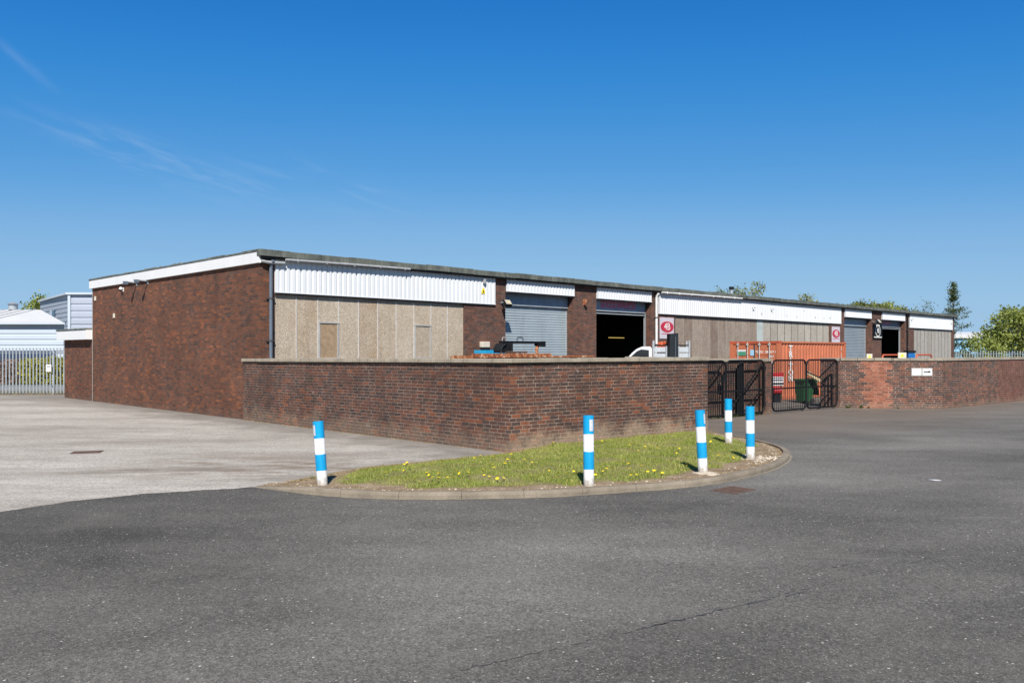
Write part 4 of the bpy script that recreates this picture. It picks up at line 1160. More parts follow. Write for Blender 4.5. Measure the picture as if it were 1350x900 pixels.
text_part('lettering', '384217 1', .13, M['lettering'], near_door, fm(.44, 2.12), .004, .001, 1.05)
text_part('lettering', '22G1', .12, M['lettering'], near_door, fm(.42, 1.93), .004, .001)
MB().box(.008, .0146, CW-.80, CW-.35, 1.96, 2.14).build('green_sticker', plain('sticker_green', (.06,.25,.15), .5), far_door)
MB().box(.006, .0144, CW-.80, CW-.35, 2.142, 2.22).build('white_sticker', M['sign_white'], far_door)
MB().box(.008, .0146, CW-1.20, CW-1.02, 1.96, 2.22).build('blue_sticker', plain('sticker_blue', (.30,.50,.65), .5), far_door)
for z, s_ in ((1.62,.10),(1.48,.08),(1.34,.08),(1.2,.08)):
    m = MB(); y = .30
    while y < .92:
        w = rnd.uniform(.05, .1); m.box(.010, .0146, y, y+w, z, z+s_*.75); y += w+.03
    m.build('stencil_line', M['lettering'], near_door)
for i, chx in enumerate('TRITON'):
    text_part('lettering', chx, .36, M['lettering'], ct, face_matrix((1.08, .028, 2.27-.268*i), (1,0,0)), .014, .002, 1.45)
text_part('lettering', '1', .2, M['lettering'], ct, face_matrix((CL-.45, .028, 2.25), (1,0,0)), .006, .002)
m = MB(); m.box(CL-.47, CL-.44, .024, .030, 1.45, 2.05); m.box(CL-.75, CL-.735, .024, .030, 1.35, 1.9); m.build('white_streak', M['lettering'], ct)
# board and canister by the container corner
t = thing('stacked_boards', 'white board with red top and dark stripes leaning at the container corner', 'board', (11.26, 35.0, 0), R(12))
MB().box(-.24, .26, -.02, .02, .70, 1.25).build('plate', M['sign_white'], t)
MB().box(-.24, .26, -.026, -.0205, 1.08, 1.25).build('red_band', M['red_plastic'], t)
m = MB(); m.box(-.22, .24, -.026, -.0205, 1.00, 1.035); m.box(-.22, .24, -.026, -.0205, .90, .95); m.box(-.24,.26,-.026,-.0205,.74,.82); m.build('dark_stripe', M['black_dull'], t)
m = MB(); m.box(-.22, -.17, 0.021, .05, 0, 1.2); m.box(.17, .22, 0.021, .05, 0, 1.2); m.build('stand', M['rust_dark'], t)
t = thing('red_canister', 'dark red round canister below the striped board by the container', 'canister', (11.14, 34.8, 0))
m = MB(); m.tube([(-.15,0,.50),(.18,0,.50)], [.17,.17], 16); m.build('drum', M['red_plastic'], t)
m = MB(); m.box(-.13, .16, -.12, .12, 0, .34); m.build('cradle', M['black_dull'], t)

# wheelie bin with its lid hung open, planks leaning out
t = thing('wheelie_bin', 'green wheelie bin with its lid hanging open before the orange container', 'bin', (12.20, 34.45, 0), R(20))
m = MB(); q0 = [(-.22,-.24),(.22,-.24),(.22,.24),(-.22,.24)]; q1 = [(-.26,-.31),(.26,-.31),(.26,.31),(-.26,.31)]
vs = [(x,y,.06) for x,y in q0]+[(x,y,.98) for x,y in q1]
m.add(vs, [(0,1,5,4),(1,2,6,5),(2,3,7,6),(3,0,4,7),(3,2,1,0)])
m.box(-.31,.31,-.35,-.29,.92,1.0); m.box(-.31,.31,.29,.35,.92,1.0); m.box(-.31,-.25,-.289,.289,.92,1.0); m.box(.25,.31,-.289,.289,.92,1.0)
m.build('body', M['green_bin'], t, .015)
mm = Matrix.Translation((.33,0,.97)) @ Matrix.Rotation(R(78), 4, 'Y')
m = MB(); m.box(.0,.66,-.31,.31,0,.05, mm); m.build('lid', M['green_bin'], t, .015)
m = MB()
for y in (-.26,.26): m.tube([(.2,y-.03,.1),(.2,y+.03,.1)], .1, 14)
m.build('wheel', M['tyre'], t)
MB().tube([(.34,-.25,1.0),(.36,-.22,1.02),(.36,.22,1.02),(.34,.25,1.0)], .018, 8).build('handle', M['green_bin'], t)
t = thing('wooden_plank', 'pale wooden plank leaning out of the green wheelie bin', 'plank', (0,0,0))
MB().bar((12.2,34.05,1.27), (13.15,33.8,.62), .16, .035, (0,-1,0)).build('board', M['wood'], t)
t = thing('iron_bar', 'dark iron bar leaning from wheelie bin to the gate', 'bar', (0,0,0))
MB().bar((12.1,33.9,1.32), (13.1,33.5,.80), .07, .05).build('rod', M['black_dull'], t)
t = thing('galvanised_sheet', 'blue grey metal sheet standing behind the rightmost gate leaf', 'sheet', (12.22, 32.1, 0), R(25))
m = MB().sheet([(-.18+.06*i, .012*(1 if i % 2 else -1)) for i in range(9)], 0, .82)
m.box(-.18,.30,.014,.03,0,.82); m.build('panel', plain('sheet_blue_grey', (.26,.32,.38), .5, 0, .2, 8), t)
MB().box(-.2,.32,.031,.06,.70,.76).build('batten', M['wood'], t)

# ------------------------------------------------------------------ rusty trough, loader crane
# placed in the yard between wall and unit
def yp(u, v, z=0): return unit_pt(u, v, z)
t = thing('rusty_trough', 'long rusty steel trough showing over the boundary wall', 'trough', yp(6.4, -2.6), R(45))
m = MB(); Lt = 6.35
m.box(0, Lt*.62, -.03, .03, .25, 2.075); m.box(Lt*.62+.004, Lt, -.028, .03, .25, 1.99); m.box(0, Lt, 1.1, 1.16, .25, 1.95); m.box(0, .06, .031, 1.099, .25, 2.0); m.box(Lt-.06, Lt, .031, 1.099, .25, 1.95); m.box(0, Lt, .031, 1.099, .2, .249)
for i in range(8): m.box(.2+i*.82, .27+i*.82, -.075, -.031, .25, 1.93)
m.box(0, Lt, -.10, -.0755, 1.93, 1.985)
m.build('body', M['rust'], t)
m = MB()
for x in (.4, 3.1, 5.8): m.box(x, x+.2, .1, 1.0, 0, .199)
m.build('skid', M['rust_dark'], t)
t = thing('loader_crane', 'black loader crane with a long level boom above the rusty trough', 'crane', yp(9.0, -1.5), R(45))
m = MB(); m.box(-.62, .85, -.35, .35, 2.085, 2.155); m.box(-.35, .25, -.3, .3, 0, 2.084)
for i in range(6): m.box(-.55+i*.24, -.49+i*.24, -.375, -.351, 2.06, 2.15)
m.build('base', M['rust_dark'], t)
m = MB(); m.prism([(-.45,2.157),(.22,2.157),(.22,2.44),(-.22,2.44)], -.22, .22); m.build('column', M['black_dull'], t, .02)
m = MB(); m.tube([(-.45,-.25,2.16),(-.36,-.25,2.3),(-.18,-.25,2.42)], .035, 8); m.tube([(-.12,-.25,2.1),(-.1,-.25,2.45)], .03, 8); m.tube([(.12,-.25,2.16),(.15,-.25,2.42)], .03, 8); m.build('hose', M['black'], t)
m = MB(); m.box(-.2, 2.0, -.10, .10, 2.445, 2.535); m.prism([(1.72,2.36),(2.12,2.33),(2.12,2.545),(1.72,2.50)], -.115, .115); m.build('boom', M['black'], t, .012)
def hoop(x, w, h): 
    b_ = 2.53; return MB().tube([(x,0,b_),(x,0,b_+h-.04),(x+.04,0,b_+h),(x+w-.04,0,b_+h),(x+w,0,b_+h-.04),(x+w,0,b_)], .015, 8)
hoop(-.12, .25, .13).build('hoop', M['gutter'], t); hoop(.66, .32, .14).build('hoop', M['black'], t)
m = MB(); m.tube([(1.86,0,2.40),(1.78,0,2.34),(1.72,0,2.24),(1.74,0,2.12),(1.74,0,1.6)], [.04,.06,.07,.06,.06], 10); m.build('hook_arm', M['rust'], t)
t = thing('blue_box', 'bright blue metal box left of the black crane base', 'box', yp(8.15, -1.55), R(45))
MB().box(-.45, .62, -.3, .3, 0, 2.19).build('body', M['cyan'], t, .015)
MB().box(-.05, .62, -.31, -.301, 2.11, 2.19).build('dark_panel', M['black_dull'], t)
t = thing('handrail', 'thin dark handrail behind the blue box', 'rail', yp(7.5, -1.1), R(45))
MB().tube([(-.1,0,0),(-.1,0,2.22),(.0,0,2.25),(1.2,0,2.25),(1.2,0,0)], .016, 8).build('tube', M['trim'], t)

# ------------------------------------------------------------------ truck
o_ = (5.10, 35.30, 0); TR = R(-9)   # nose towards the left of the picture
def tp(x, y=0): return (o_[0]+x*math.cos(TR)-y*math.sin(TR), o_[1]+x*math.sin(TR)+y*math.cos(TR), 0)
tk = thing('flatbed_truck', 'white flatbed truck with slatted aluminium sides parked behind the wall', 'truck', o_, TR)
HW = .95
prof = [(-1.45,.55),(-1.5,.95),(-1.35,1.25),(-.55,1.45),(-.36,1.64),(.06,2.10),(.24,2.25),(.46,2.345),(.80,2.35),(.86,2.27),(.87,.55)]
m = MB(); m.prism(prof, -HW, HW); m.build('cab', M['van_white'], tk, .03)
for s_ in (-1, 1):
    y0 = s_*(HW+.006); y1 = s_*(HW+.012)
    ya, yb = min(y0, y1), max(y0, y1)
    d = MB(); d.prism([(-.52,.62),(.77,.62),(.77,1.5),(.765,2.24),(.42,2.26),(.21,2.16),(-.01,1.96),(-.34,1.60),(-.52,1.42)], min(s_*(HW+.001), s_*(HW+.005)), max(s_*(HW+.001), s_*(HW+.005)))
    dd = d.build('door', M['van_white'], tk)
    MB().prism([(-.30,1.60),(.74,1.58),(.74,2.20),(.42,2.235),(.24,2.15),(.02,1.95)], ya, yb).build('window', M['glass_dk'], dd)
    MB().box(.55, .68, min(y1, s_*(HW+.03)), max(y1, s_*(HW+.03)), 1.36, 1.40).build('handle', M['black_dull'], dd)
    MB().box(-.45, -.32, min(s_*(HW+.02), s_*(HW+.22)), max(s_*(HW+.02), s_*(HW+.22)), 1.50, 1.75).build('mirror', M['black_dull'], tk)
    MB().box(-1.50, -1.42, min(s_*.5, s_*.85), max(s_*.5, s_*.85), .92, 1.12).build('headlight', M['refl'], tk)
    for x in (-.85, 1.75):
        w = MB(); w.tube([(x, s_*.72, .35), (x, s_*.95, .35)], .35, 22); w_ = w.build('wheel', M['tyre'], tk)
        w = MB(); w.tube([(x, s_*.953, .35), (x, s_*.965, .35)], .19, 18); w.build('rim', M['alu'], w_)
Mw = Matrix.Translation((-.15, 0, 1.87)) @ Matrix.Rotation(R(-47.6), 4, 'Y')
MB().box(-.29, .29, -.82, .82, -.002, .008, Mw).build('windscreen', M['glass_dk'], tk)
MB().box(-1.55, -1.47, -.9, .9, .45, .72).build('bumper', M['black_dull'], tk)
m = MB(); m.box(.92, 2.40, -1.0, 1.0, .92, 1.04); m.build('bed', M['alu'], tk); MB().box(.87, 2.38, -.4, .4, .62, .915).build('chassis', M['black_dull'], tk)
for y in (-1.0, .96):
    m = MB()
    for z in (1.06, 1.33, 1.60, 1.87, 2.12): m.box(.96, 2.36, y, y+.04, z, z+.20)
    m.build('side_board', M['alu'], tk)
for x in (.94, 1.45, 1.95, 2.38):
    for y in (-1.05, 1.0): MB().box(x-.03, x+.03, y, y+.05, 1.0, 2.37 if x not in (.94, 2.38) else 2.60).build('stake', M['galv'], tk)
for y in (-1.06, 1.055): MB().box(.97, 2.35, y, y+.045, 2.375, 2.42).build('top_rail', M['black'], tk)
t = thing('netting_heap', 'heap of orange red netting on top of the truck load', 'netting', tp(1.38), TR)
m = MB()
for i in range(9): m.blob((-.22+i*.055, -.6+rnd.uniform(-.15,.15), 2.40+rnd.uniform(0,.08)), (.09,.2,.09), 8, 6, .25)
m.box(-.3,.25,-.85,.6,1.05,2.36); m.build('pile', M['redpile'], t)
t = thing('white_bucket', 'white tub beside the orange netting on the truck', 'tub', tp(1.80), TR)
MB().tube([(0,-.6,2.0),(0,-.6,2.52)], [.10,.12], 14).build('tub', M['sign_white'], t); MB().box(-.12,.12,-.8,-.4,1.05,1.999).build('crate', M['wood'], t)
dc = (6.60, 33.9); t = thing('dark_cabinet', 'tall narrow black upright cabinet standing before the truck', 'cabinet', (dc[0], dc[1], 0), R(8))
m = MB(); m.prism([(-.18,0),(.185,0),(.185,2.90),(-.18,2.86)], -.16, .2); m.build('body', M['dark_cab'], t, .01)
MB().box(.06,.075,-.17,-.1605,.2,2.75).build('seam', M['pipe_grey'], t)

# ------------------------------------------------------------------ far yard bits by the doors
t = thing('barrier_rail', 'rust brown barrier rail before the far open doorway', 'barrier', (22.7, 49.5, 0), R(40))
m = MB(); m.tube([(-1.0,0,0),(-1.0,0,1.86),(-.9,0,1.93),(2.6,0,1.93),(2.7,0,1.86),(2.7,0,0)], .055, 10); m.build('tube', M['orange_dk'], t)
t = thing('barrier_rail', 'rust brown barrier rail before the farthest grey panels', 'barrier', (25.4, 51.8, 0), R(40))
m = MB(); m.tube([(0,0,0),(0,0,1.86),(.1,0,1.93),(2.0,0,1.93),(2.1,0,1.86),(2.1,0,0)], .055, 10); m.build('tube', M['orange_dk'], t)
t = thing('blue_bin', 'small blue bin with dark lid by the black downpipe', 'bin', (24.1, 50.0, 0), R(10))
m = MB(); m.box(-.22,.22,-.2,.2,.1,2.06); m.build('body', M['blue_bin'], t, .03); MB().box(-.26,.26,-.24,.24,2.065,2.20).build('lid', M['black_dull'], t, .02)
for x, y, lab in ((21.65, 50.0, 'yellow and white warning board left of the far doorway'), (23.3, 49.3, 'yellow and white warning board between barrier and blue bin')):
    t = thing('warning_board', lab, 'sign', (x, y, 0), R(10), 'warning boards in the far yard')
    z1 = 2.0 if x < 22 else 2.08
    hw = .19 if x < 22 else .27
    MB().box(-hw,hw,-.02,.02,1.45,z1).build('board', M['cream'], t); MB().prism([(-.6*hw,z1-.26),(.6*hw,z1-.26),(0,z1-.05)], -.026, -.0205).build('symbol', M['sign_yellow'], t)
    MB().box(-.03,.03,.021,.06,0,1.9).build('post', M['galv'], t)

# ------------------------------------------------------------------ palisade fences
def palisade(name, label, p, q, h, posts, step=.165):
    p = Vector((*p,0)); q = Vector((*q,0)); d = q-p; Ln = d.length; rz = math.atan2(d.y, d.x)
    t = thing(name, label, 'fence', p, rz)
    m = MB(); x = 0
    while x < Ln:
        m.add([(x-.034,0,.08),(x-.012,-.022,.08),(x+.012,-.022,.08),(x+.034,0,.08),(x-.034,0,h-.1),(x-.012,-.022,h-.1),(x+.012,-.022,h-.1),(x+.034,0,h-.1),(x-.005,-.02,h),(x+.005,-.02,h)],
              [(0,1,5,4),(1,2,6,5),(2,3,7,6),(4,5,8),(5,6,9,8),(6,7,9)]); x += step
    pl = m.build('paling', M['galv'], t)
    for z in (.42, h-.32): MB().box(0, Ln, .002, .05, z, z+.06).build('rail', M['pipe_grey'], t)
    k = 0
    while k < Ln: MB().box(k-.05, k+.05, .052, .12, 0, h-.15).build('post', M['galv'], t); k += posts
    return t
palisade('palisade_fence', 'galvanised palisade fence beside the annexe before the yellow hedge', (-42, 40.2), (-20.95, 40.95), 2.36, 2.75)
palisade('palisade_fence', 'distant galvanised palisade fence below the trees and blue shed', (38.3, 71.6), (60, 74), 2.22, 2.75, .25)
t = thing('fence_notice', 'small white notice on the galvanised palisade fence', 'sign', (-22.9, 40.83, 0), R(2)); MB().box(-.13,.13,-.06,-.03,1.15,1.5).build('plate', M['sign_white'], t); MB().box(-.09,.09,-.064,-.0605,1.36,1.44).build('print', M['gutter'], t)

# ------------------------------------------------------------------ background buildings
t = thing('white_shed', 'pale metal shed with white sheet roof behind the palisade fence', 'building', (0,0,0))
def hribs(m, x0, x1, y, z0, z1, pitch=.42, dep=.05):
    z = z0; pr = []
    while z < z1:
        for dz, o in ((0,0),(.62,0),(.72,dep),(.95,dep)): 
            if z+dz*pitch <= z1: pr.append((y+o, z+dz*pitch))
        z += pitch
    pr.append((y, z1)); n = len(pr)
    m.add([(x0, yy, zz) for yy, zz in pr]+[(x1, yy, zz) for yy, zz in pr], [(i, n+i, n+i+1, i+1) for i in range(n-1)])
m = MB(); hribs(m, -90, -32.6, 60, 2.2, 4.2); m.prism([(-90,60.06),(-32.6,60.06),(-43,76),(-90,76)], 0, 4.19, Matrix(((1,0,0,0),(0,0,1,0),(0,1,0,0),(0,0,0,1)))); m.build('wall', M['shed_wall'], t)
MB().box(-90, -33.2, 59.9, 60.05, .9, 2.14).build('window', M['navy'], t)
m = MB(); m.box(-90, -32.6, 59.95, 60.05, 0, .88); m.build('plinth', M['shed_wall'], t)
m = MB(); m.add([(-90,59.7,4.22),(-32.4,59.7,4.22),(-43,76.3,4.22),(-90,76.3,4.22),(-38.0,66.5,5.5),(-90,66.5,5.5)], [(0,1,4,5),(1,2,4),(2,3,5,4)])
k = -89.6
while k < -38: m.box(k, k+.06, 0, 9.03-2.15, 0, .05, Matrix.Translation((0,59.7,4.225)) @ Matrix.Rotation(math.atan2(1.28,6.8), 4, 'X')); k += .8
m.build('roof', M['shed_roof'], t)
m = MB(); m.box(-90, -32.3, 59.6, 59.72, 4.1, 4.24); m.build('gutter', M['shed_wall'], t)
m = MB(); m.tube([(-40.2,66.5,5.5),(-40.2,66.5,5.95)], .35, 12); m.tube([(-40.2,66.5,5.95),(-40.2,66.5,6.1)], [.5,.1], 12); m.build('roof_vent', M['galv'], t)
t = thing('grey_building', 'tall grey ribbed building with one small window beyond the white shed', 'building', (-40.2, 75, 0))
m = MB(); hribs(m, 0, 18, 0, .3, 7.3, .62, .06); m.box(0, 18, .07, 14, 0, 7.25); m.build('front_wall', M['box_side'], t)
dd = Vector((-9.2, 11.4, 0)); an = math.atan2(dd.y, dd.x)
m = MB(); hribs(m, 0, dd.length, 0, .3, 7.3, .42, .05); m.box(0, dd.length, -3, -.01, 0, 7.25) if False else None
s_ = m.build('left_wall', M['box_grey'], t); s_.rotation_euler = (0,0,an+math.pi); s_.location = (dd.x, dd.y, 0)
m = MB(); m.add([(-.25,-.25,7.3),(18,-.25,7.3),(18,14,7.3),(dd.x-.25,dd.y,7.3),(-.25,-.25,7.48),(18,-.25,7.48),(18,14,7.48),(dd.x-.25,dd.y,7.48)], [(0,1,5,4),(3,0,4,7),(4,5,6,7),(3,2,1,0)]); m.build('roof', M['shed_wall'], t)
w = MB().box(5.9, 8.0, -.06, .06, 5.0, 6.15).build('window', M['navy'], s_); MB().box(5.75, 6.6, -.08, -.061, 4.95, 6.2).build('pane', M['shed_wall'], w)
MB().box(4.2, 4.6, -.12, -.01, 4.6, 6.0).build('window', M['navy'], t)
MB().box(-.12, .12, -.12, .12, 0, 7.3).build('corner_trim', M['shed_wall'], t)
t = thing('blue_shed', 'pale blue industrial shed with white roof behind the right hand trees', 'building', (55, 120, 0))
m = MB().sheet([(i*.5, -.05 if i % 2 else 0) for i in range(110)], 0, 4.05); m.box(0, 54.5, .02, 20, 0, 4.0); m.build('wall', M['blue_shed'], t)
m = MB(); m.box(-.4, 55, -.4, 20, 4.06, 4.5); m.add([(-.4,-.4,4.5),(55,-.4,4.5),(55,10,5.2),(-.4,10,5.2)], [(0,1,2,3)]); m.build('roof', M['shed_roof'], t)

# ------------------------------------------------------------------ trees and hedges
def leaf_cards(centers, n_each, spread, size, rs, droop=0):
    c = np.repeat(np.asarray(centers, dtype=float), n_each, axis=0); n = len(c)
    c = c + rs.normal(0, 1, (n, 3))*np.asarray(spread)
    a = rs.normal(0, 1, (n, 3)); a[:, 2] -= droop; a /= np.linalg.norm(a, axis=1)[:, None]
    b = np.cross(a, rs.normal(0, 1, (n, 3))); b /= np.linalg.norm(b, axis=1)[:, None]+1e-9
    s = size*rs.uniform(.55, 1.3, (n, 1))
    L_, W_ = a*s, b*s*.42
    q = np.stack([c-L_*.5, c+W_, c+L_*.7, c-W_], axis=1)
    return q.reshape(-1, 3)
def tree(name, label, loc, ell, nclump, per, leaf, spread, mat, group, seed, trunk_r=.16, limbs=16, kind='tree', fork=.35):
    r_ = np.random.RandomState(seed)
    t = thing(name, label, kind, loc, 0, group)
    cs = []; wts = np.array([e[3]*e[4]*e[5] for e in ell])**.7; wts /= wts.sum()
    while len(cs) < nclump:
        e = ell[r_.choice(len(ell), p=wts)]
        p = r_.normal(0, 1, 3); p /= np.linalg.norm(p); p *= r_.uniform(.35, 1.0)**.5*r_.uniform(.82, 1.08)
        cs.append((e[0]+p[0]*e[3], e[1]+p[1]*e[4], e[2]+p[2]*e[5]))
    zmin = min(e[2]-e[5] for e in ell); ztop = max(e[2] for e in ell)
    m = MB(); base = Vector((0,0,0)); top = Vector((ell[0][0]*.5, ell[0][1]*.5, ztop))
    m.tube([base, base.lerp(top, .3)+Vector((.06,.03,0)), base.lerp(top, .65)+Vector((-.08,.05,0)), top], [trunk_r, trunk_r*.8, trunk_r*.45, trunk_r*.12], 9)
    idx = r_.choice(len(cs), min(limbs, len(cs)), replace=False)
    for i in idx:
        q = Vector(cs[i]); f = r_.uniform(fork*.6, .85); s0_ = base.lerp(top, min(.9, f*max(.3, min(1, q.z/max(.1, ztop)))))
        mid = s0_.lerp(q, .5) + Vector((r_.normal(0,.15), r_.normal(0,.15), .12*(q-s0_).length))
        m.tube([s0_, mid, q], [trunk_r*.32, trunk_r*.18, trunk_r*.05], 6, False)
    m.build('trunk', M['bark'], t)
    raw_mesh('crown', leaf_cards(cs, per, spread, leaf, r_), 4, mat, t)
    return t
TG = 'trees beyond the buildings'
tree('broadleaf_tree', 'large round fresh green tree before the blue shed at the right', (57.8, 94, 0),
     [(0,0,4.3,3.9,3.6,2.9),(-2.2,0,3.5,1.6,2,1.8),(2.4,.5,4.9,2.6,2.5,2.3),(3.8,0,3.2,2.5,2,2.2),(-.6,0,5.9,1.6,1.6,1.2),(-2.3,0,2.2,1.2,1.3,1.1)], 460, 26, .26, (.36,.36,.30), M['leaf_spring'], TG, 11, .22, 40)
tree('broadleaf_tree', 'olive green tree rising over roof at left of the larch', (41.8, 98, 0), [(0,0,6.2,2.8,2.6,1.9),(-2.3,0,6.1,1.8,2,1.6)], 260, 28, .22, (.32,.32,.26), M['leaf_olive'], TG, 12, .2, 16)
tree('broadleaf_tree', 'wide olive green tree just left of the larch beyond roof', (48.0, 103, 0), [(0,0,5.9,3.1,2.6,1.8),(-2.4,0,6.1,2,2,1.6)], 300, 28, .22, (.32,.32,.26), M['leaf_olive'], TG, 13, .2, 16)
tree('broadleaf_tree', 'yellow green treetop over the roof behind the black sign', (44.6, 99, 0), [(0,0,6.0,2.6,2.4,2.0),(-3,0,6.0,2,2,1.7)], 260, 28, .22, (.3,.3,.26), M['leaf_spring'], TG, 21, .2, 12)
tree('sapling', 'thin bare topped sapling between the olive tree and the larch', (48.6, 97, 0), [(0,0,6.6,1.2,1.0,1.5)], 34, 8, .16, (.26,.26,.3), M['leaf_larch'], TG, 14, .1, 26)
tree('willow', 'wispy yellow green willow bent over roof near the flue', (23.8, 80, 0), [(-1.0,0,7.3,1.1,1.0,.9),(.1,0,8.6,.75,.7,.6),(-.9,0,6.3,1.4,1.2,.8)], 46, 22, .17, (.24,.24,.22), M['leaf_willow'], TG, 15, .14, 30)
tree('small_tree', 'small dark green treetop beside the roof flue', (19.7, 76, 0), [(-.5,0,7.1,.7,.7,.7),(.95,0,7.2,.35,.4,.9)], 36, 16, .17, (.2,.2,.22), M['leaf_olive'], TG, 16, .1, 14)
tree('small_tree', 'small yellow green treetop peeping over roof right of the willow', (30.3, 85, 0), [(0,0,7.3,.9,.8,.75),(-1.6,0,6.8,.7,.7,.6)], 34, 18, .17, (.22,.22,.2), M['leaf_willow'], TG, 17, .1, 18)
tree('broadleaf_tree', 'yellow green tree behind the grey building at far left', (-52.5, 92, 0), [(0,0,6.4,2.2,2,1.9),(1.3,0,7.3,1.0,1,1)], 120, 22, .26, (.32,.32,.28), M['leaf_spring'], TG, 18, .2, 20)
tree('bush', 'green bush against the end of the brick unit by the larch', (51.6, 91, 0), [(0,0,2.2,2.2,1.5,1.9),(1.6,0,1.6,1.4,1.4,1.3)], 150, 22, .2, (.28,.28,.26), M['leaf_spring'], None, 19, .1, 10, 'bush')
# larch: straight leader, drooping side branches
r_ = np.random.RandomState(5)
t = thing('larch', 'tall narrow dark larch behind the end of the brick unit', 'tree', (49.1, 92, 0), 0, TG)
m = MB(); m.tube([(0,0,0),(.05,0,5),(.12,0,10.0)], [.18,.1,.015], 8); cs = []
for i in range(86):
    z = 1.6+8.1*r_.rand()**1.05; f = (10.0-z)/8.4; ln = (.14+3.1*f)*r_.uniform(.35, 1.15); a = r_.uniform(0, 6.283)
    p0 = Vector((.12*z/10, 0, z)); p1 = p0+Vector((math.cos(a)*ln*.6, math.sin(a)*ln*.6, .05)); p2 = p0+Vector((math.cos(a)*ln, math.sin(a)*ln, .28+.1*f))
    m.tube([p0, p1, p2], [.025,.016,.006], 5, False)
    for k in range(int(4+ln*6)):
        q = p0.lerp(p1, k/9*1.6) if k < 5 else p1.lerp(p2, (k-5)/max(1, int(4+ln*6)-5)); cs.append(tuple(q))
m.build('trunk', M['bark'], t); raw_mesh('crown', leaf_cards(cs, 6, (.17,.17,.12), .13, r_, .4), 4, M['leaf_larch'], t)
# hedge behind the palisade
def hedge(name, label, x0, x1, y0, y1, z1, mat, n, seed, lump=.15, z0=.1):
    r_ = np.random.RandomState(seed); t = thing(name, label, 'hedge', ((x0+x1)/2, (y0+y1)/2, 0))
    hw, hd = (x1-x0)/2, (y1-y0)/2; cs = []
    for _ in range(n):
        x = r_.uniform(-hw, hw); y = -hd+abs(r_.normal(0, .25)) if r_.rand() < .7 else r_.uniform(-hd, hd)
        top = z1 - lump*(.5+.5*math.sin(x*2.1+seed)); z = r_.uniform(z0, top)
        if r_.rand() < .3: z = top-abs(r_.normal(0,.06)); y = r_.uniform(-hd, hd)
        cs.append((x, y, z))
    m = MB()
    for i in range(max(3, int(hw*2.5))): x = r_.uniform(-hw, hw); m.tube([(x,0,0),(x+.1,0,z1*.6),(x,0,z1*.85)], [.04,.03,.01], 5)
    m.box(-hw, hw, -hd*.5, hd*.5, z0, z1-.35); m.build('stem', M['bark'], t)
    raw_mesh('foliage', leaf_cards(cs, 9, (.1,.1,.1), .12, r_), 4, mat, t)
hedge('golden_hedge', 'bright golden clipped hedge behind the palisade fence', -31.9, -26.5, 53.3, 54.6, 1.64, M['leaf_gold'], 1300, 31)
hedge('reddish_shrub', 'dull reddish shrub left of the golden hedge', -36.8, -32.0, 53.2, 54.4, 1.5, M['leaf_pink'], 800, 32, .35)
hedge('green_shrub', 'dark green shrub right of the golden hedge by the annexe', -26.4, -21.5, 53.4, 54.6, 1.6, M['leaf_olive'], 800, 33, .3)

# ------------------------------------------------------------------ camera, light, sky
cd = bpy.data.cameras.new('camera'); cam = bpy.data.objects.new('camera', cd); COL.objects.link(cam)
cam.location = (0, 0, 2.15); cam.rotation_euler = (R(90), 0, 0)
cd.sensor_width = 36; cd.sensor_fit = 'HORIZONTAL'; cd.lens = 1088/1350*36; cd.shift_y = 13/1350; cd.clip_end = 5000; cd.clip_start = .1
SC.camera = cam
ELEV = 42
ld = bpy.data.lights.new('sun', 'SUN'); lo = bpy.data.objects.new('sun', ld); COL.objects.link(lo)
ld.energy = 4.9; ld.angle = R(.5); ld.color = (1.0, .95, .87)
lo.rotation_euler = (R(90-ELEV), 0, R(1.5)); lo.location = (0, -20, 30)
w = bpy.data.worlds.new('World'); SC.world = w; w.use_nodes = True
nt = w.node_tree; bg = nt.nodes['Background']
def wn(t, **k):
    x = nt.nodes.new(t)
    for a, b in k.items(): setattr(x, a, b)
    return x
sky = wn('ShaderNodeTexSky', sky_type='NISHITA', sun_disc=False)
sky.sun_elevation = R(ELEV); sky.sun_rotation = R(178.5); sky.altitude = 50; sky.air_density = .7; sky.dust_density = .0; sky.ozone_density = 3.0
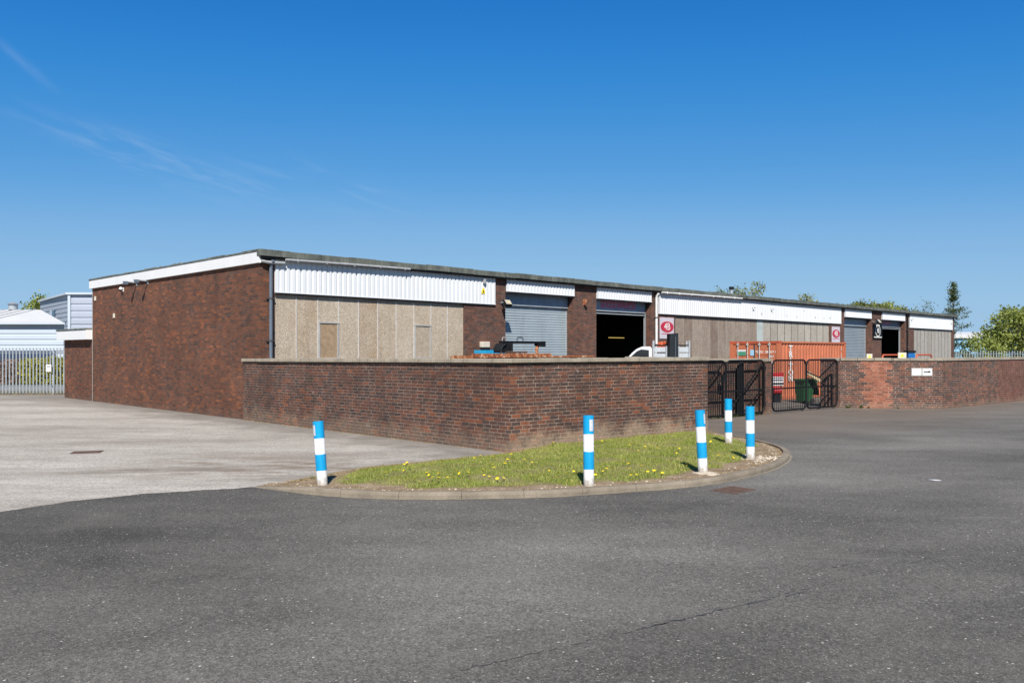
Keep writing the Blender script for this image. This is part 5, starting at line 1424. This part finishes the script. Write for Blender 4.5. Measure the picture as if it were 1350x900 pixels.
# thin cirrus, laid out by world direction
tc = wn('ShaderNodeTexCoord'); sp = wn('ShaderNodeSeparateXYZ'); nt.links.new(tc.outputs['Generated'], sp.inputs[0])
def wm(op, a, b=0.0, clamp=False):
    x = wn('ShaderNodeMath', operation=op, use_clamp=clamp)
    for i, v in enumerate((a, b)):
        if hasattr(v, 'is_output'): nt.links.new(v, x.inputs[i])
        else: x.inputs[i].default_value = v
    return x.outputs[0]
az = wm('ARCTAN2', sp.outputs[0], sp.outputs[1]); el = wm('ARCSINE', sp.outputs[2])
def cirrus(a0, e0, tilt, la, lw, sx, sy, thr, seed):
    ca, sa = math.cos(tilt), math.sin(tilt)
    da = wm('SUBTRACT', az, a0); de = wm('SUBTRACT', el, e0)
    p = wm('ADD', wm('MULTIPLY', da, ca), wm('MULTIPLY', de, sa)); q = wm('SUBTRACT', wm('MULTIPLY', de, ca), wm('MULTIPLY', da, sa))
    cb = wn('ShaderNodeCombineXYZ'); nt.links.new(wm('MULTIPLY', p, sx), cb.inputs[0]); nt.links.new(wm('MULTIPLY', q, sy), cb.inputs[1]); cb.inputs[2].default_value = seed
    n = wn('ShaderNodeTexNoise'); nt.links.new(cb.outputs[0], n.inputs['Vector']); n.inputs['Scale'].default_value = 1; n.inputs['Detail'].default_value = 7; n.inputs['Roughness'].default_value = .6; n.inputs['Distortion'].default_value = .5
    mr = wn('ShaderNodeMapRange', interpolation_type='SMOOTHSTEP'); nt.links.new(n.outputs[0], mr.inputs[0]); mr.inputs[1].default_value = thr; mr.inputs[2].default_value = thr+.3
    g = wm('ADD', wm('POWER', wm('DIVIDE', p, la), 2), wm('POWER', wm('DIVIDE', q, lw), 2))
    return wm('MULTIPLY', mr.outputs[0], wm('EXPONENT', wm('MULTIPLY', g, -1.0)))
f = wm('ADD', cirrus(-.40, .206, R(-15), .11, .017, 9, 60, .42, 3.1), wm('MULTIPLY', cirrus(-.535, .292, R(-37), .032, .0045, 8, 90, .2, 7.7), .36))
f = wm('ADD', f, wm('MULTIPLY', cirrus(-.22, .19, R(-14), .12, .02, 10, 70, .45, 1.4), .5))
mx = wn('ShaderNodeMix', data_type='RGBA'); nt.links.new(wm('MULTIPLY', f, .21, True), mx.inputs[0])
# the air of the day: Nishita brought to the clear, deep blue of this sky by tone curves per channel
pre = wn('ShaderNodeVectorMath', operation='SCALE'); nt.links.new(sky.outputs[0], pre.inputs[0]); pre.inputs['Scale'].default_value = .0987
rc = wn('ShaderNodeRGBCurve'); nt.links.new(pre.outputs[0], rc.inputs['Color'])
for ch, pts in enumerate(([(0,0),(.10,.022),(.175,.088),(.33,.25),(.9,.36),(1,.36)], [(0,0),(.10,.06),(.185,.205),(.305,.325),(.54,.485),(1,.55)], [(0,0),(.2,.16),(.35,.59),(.55,.705),(.81,.765),(1,.77)])):
    cv = rc.mapping.curves[ch]; cv.points[0].location = pts[0]; cv.points[1].location = pts[-1]
    for p_ in pts[1:-1]: cv.points.new(*p_)
rc.mapping.extend = 'HORIZONTAL'; rc.mapping.update()
post = wn('ShaderNodeVectorMath', operation='SCALE'); nt.links.new(rc.outputs[0], post.inputs[0]); post.inputs['Scale'].default_value = 6.60
nt.links.new(post.outputs[0], mx.inputs[6]); mx.inputs[7].default_value = (4.6, 5.1, 5.8, 1)
nt.links.new(mx.outputs[2], bg.inputs['Color']); bg.inputs['Strength'].default_value = .10

SC.view_settings.view_transform = 'Standard'; SC.view_settings.look = 'None'; SC.view_settings.exposure = .6; SC.view_settings.gamma = 1
SC.view_settings.use_curve_mapping = False
SC.render.engine = 'CYCLES'; SC.cycles.max_bounces = 6; SC.cycles.use_denoising = True
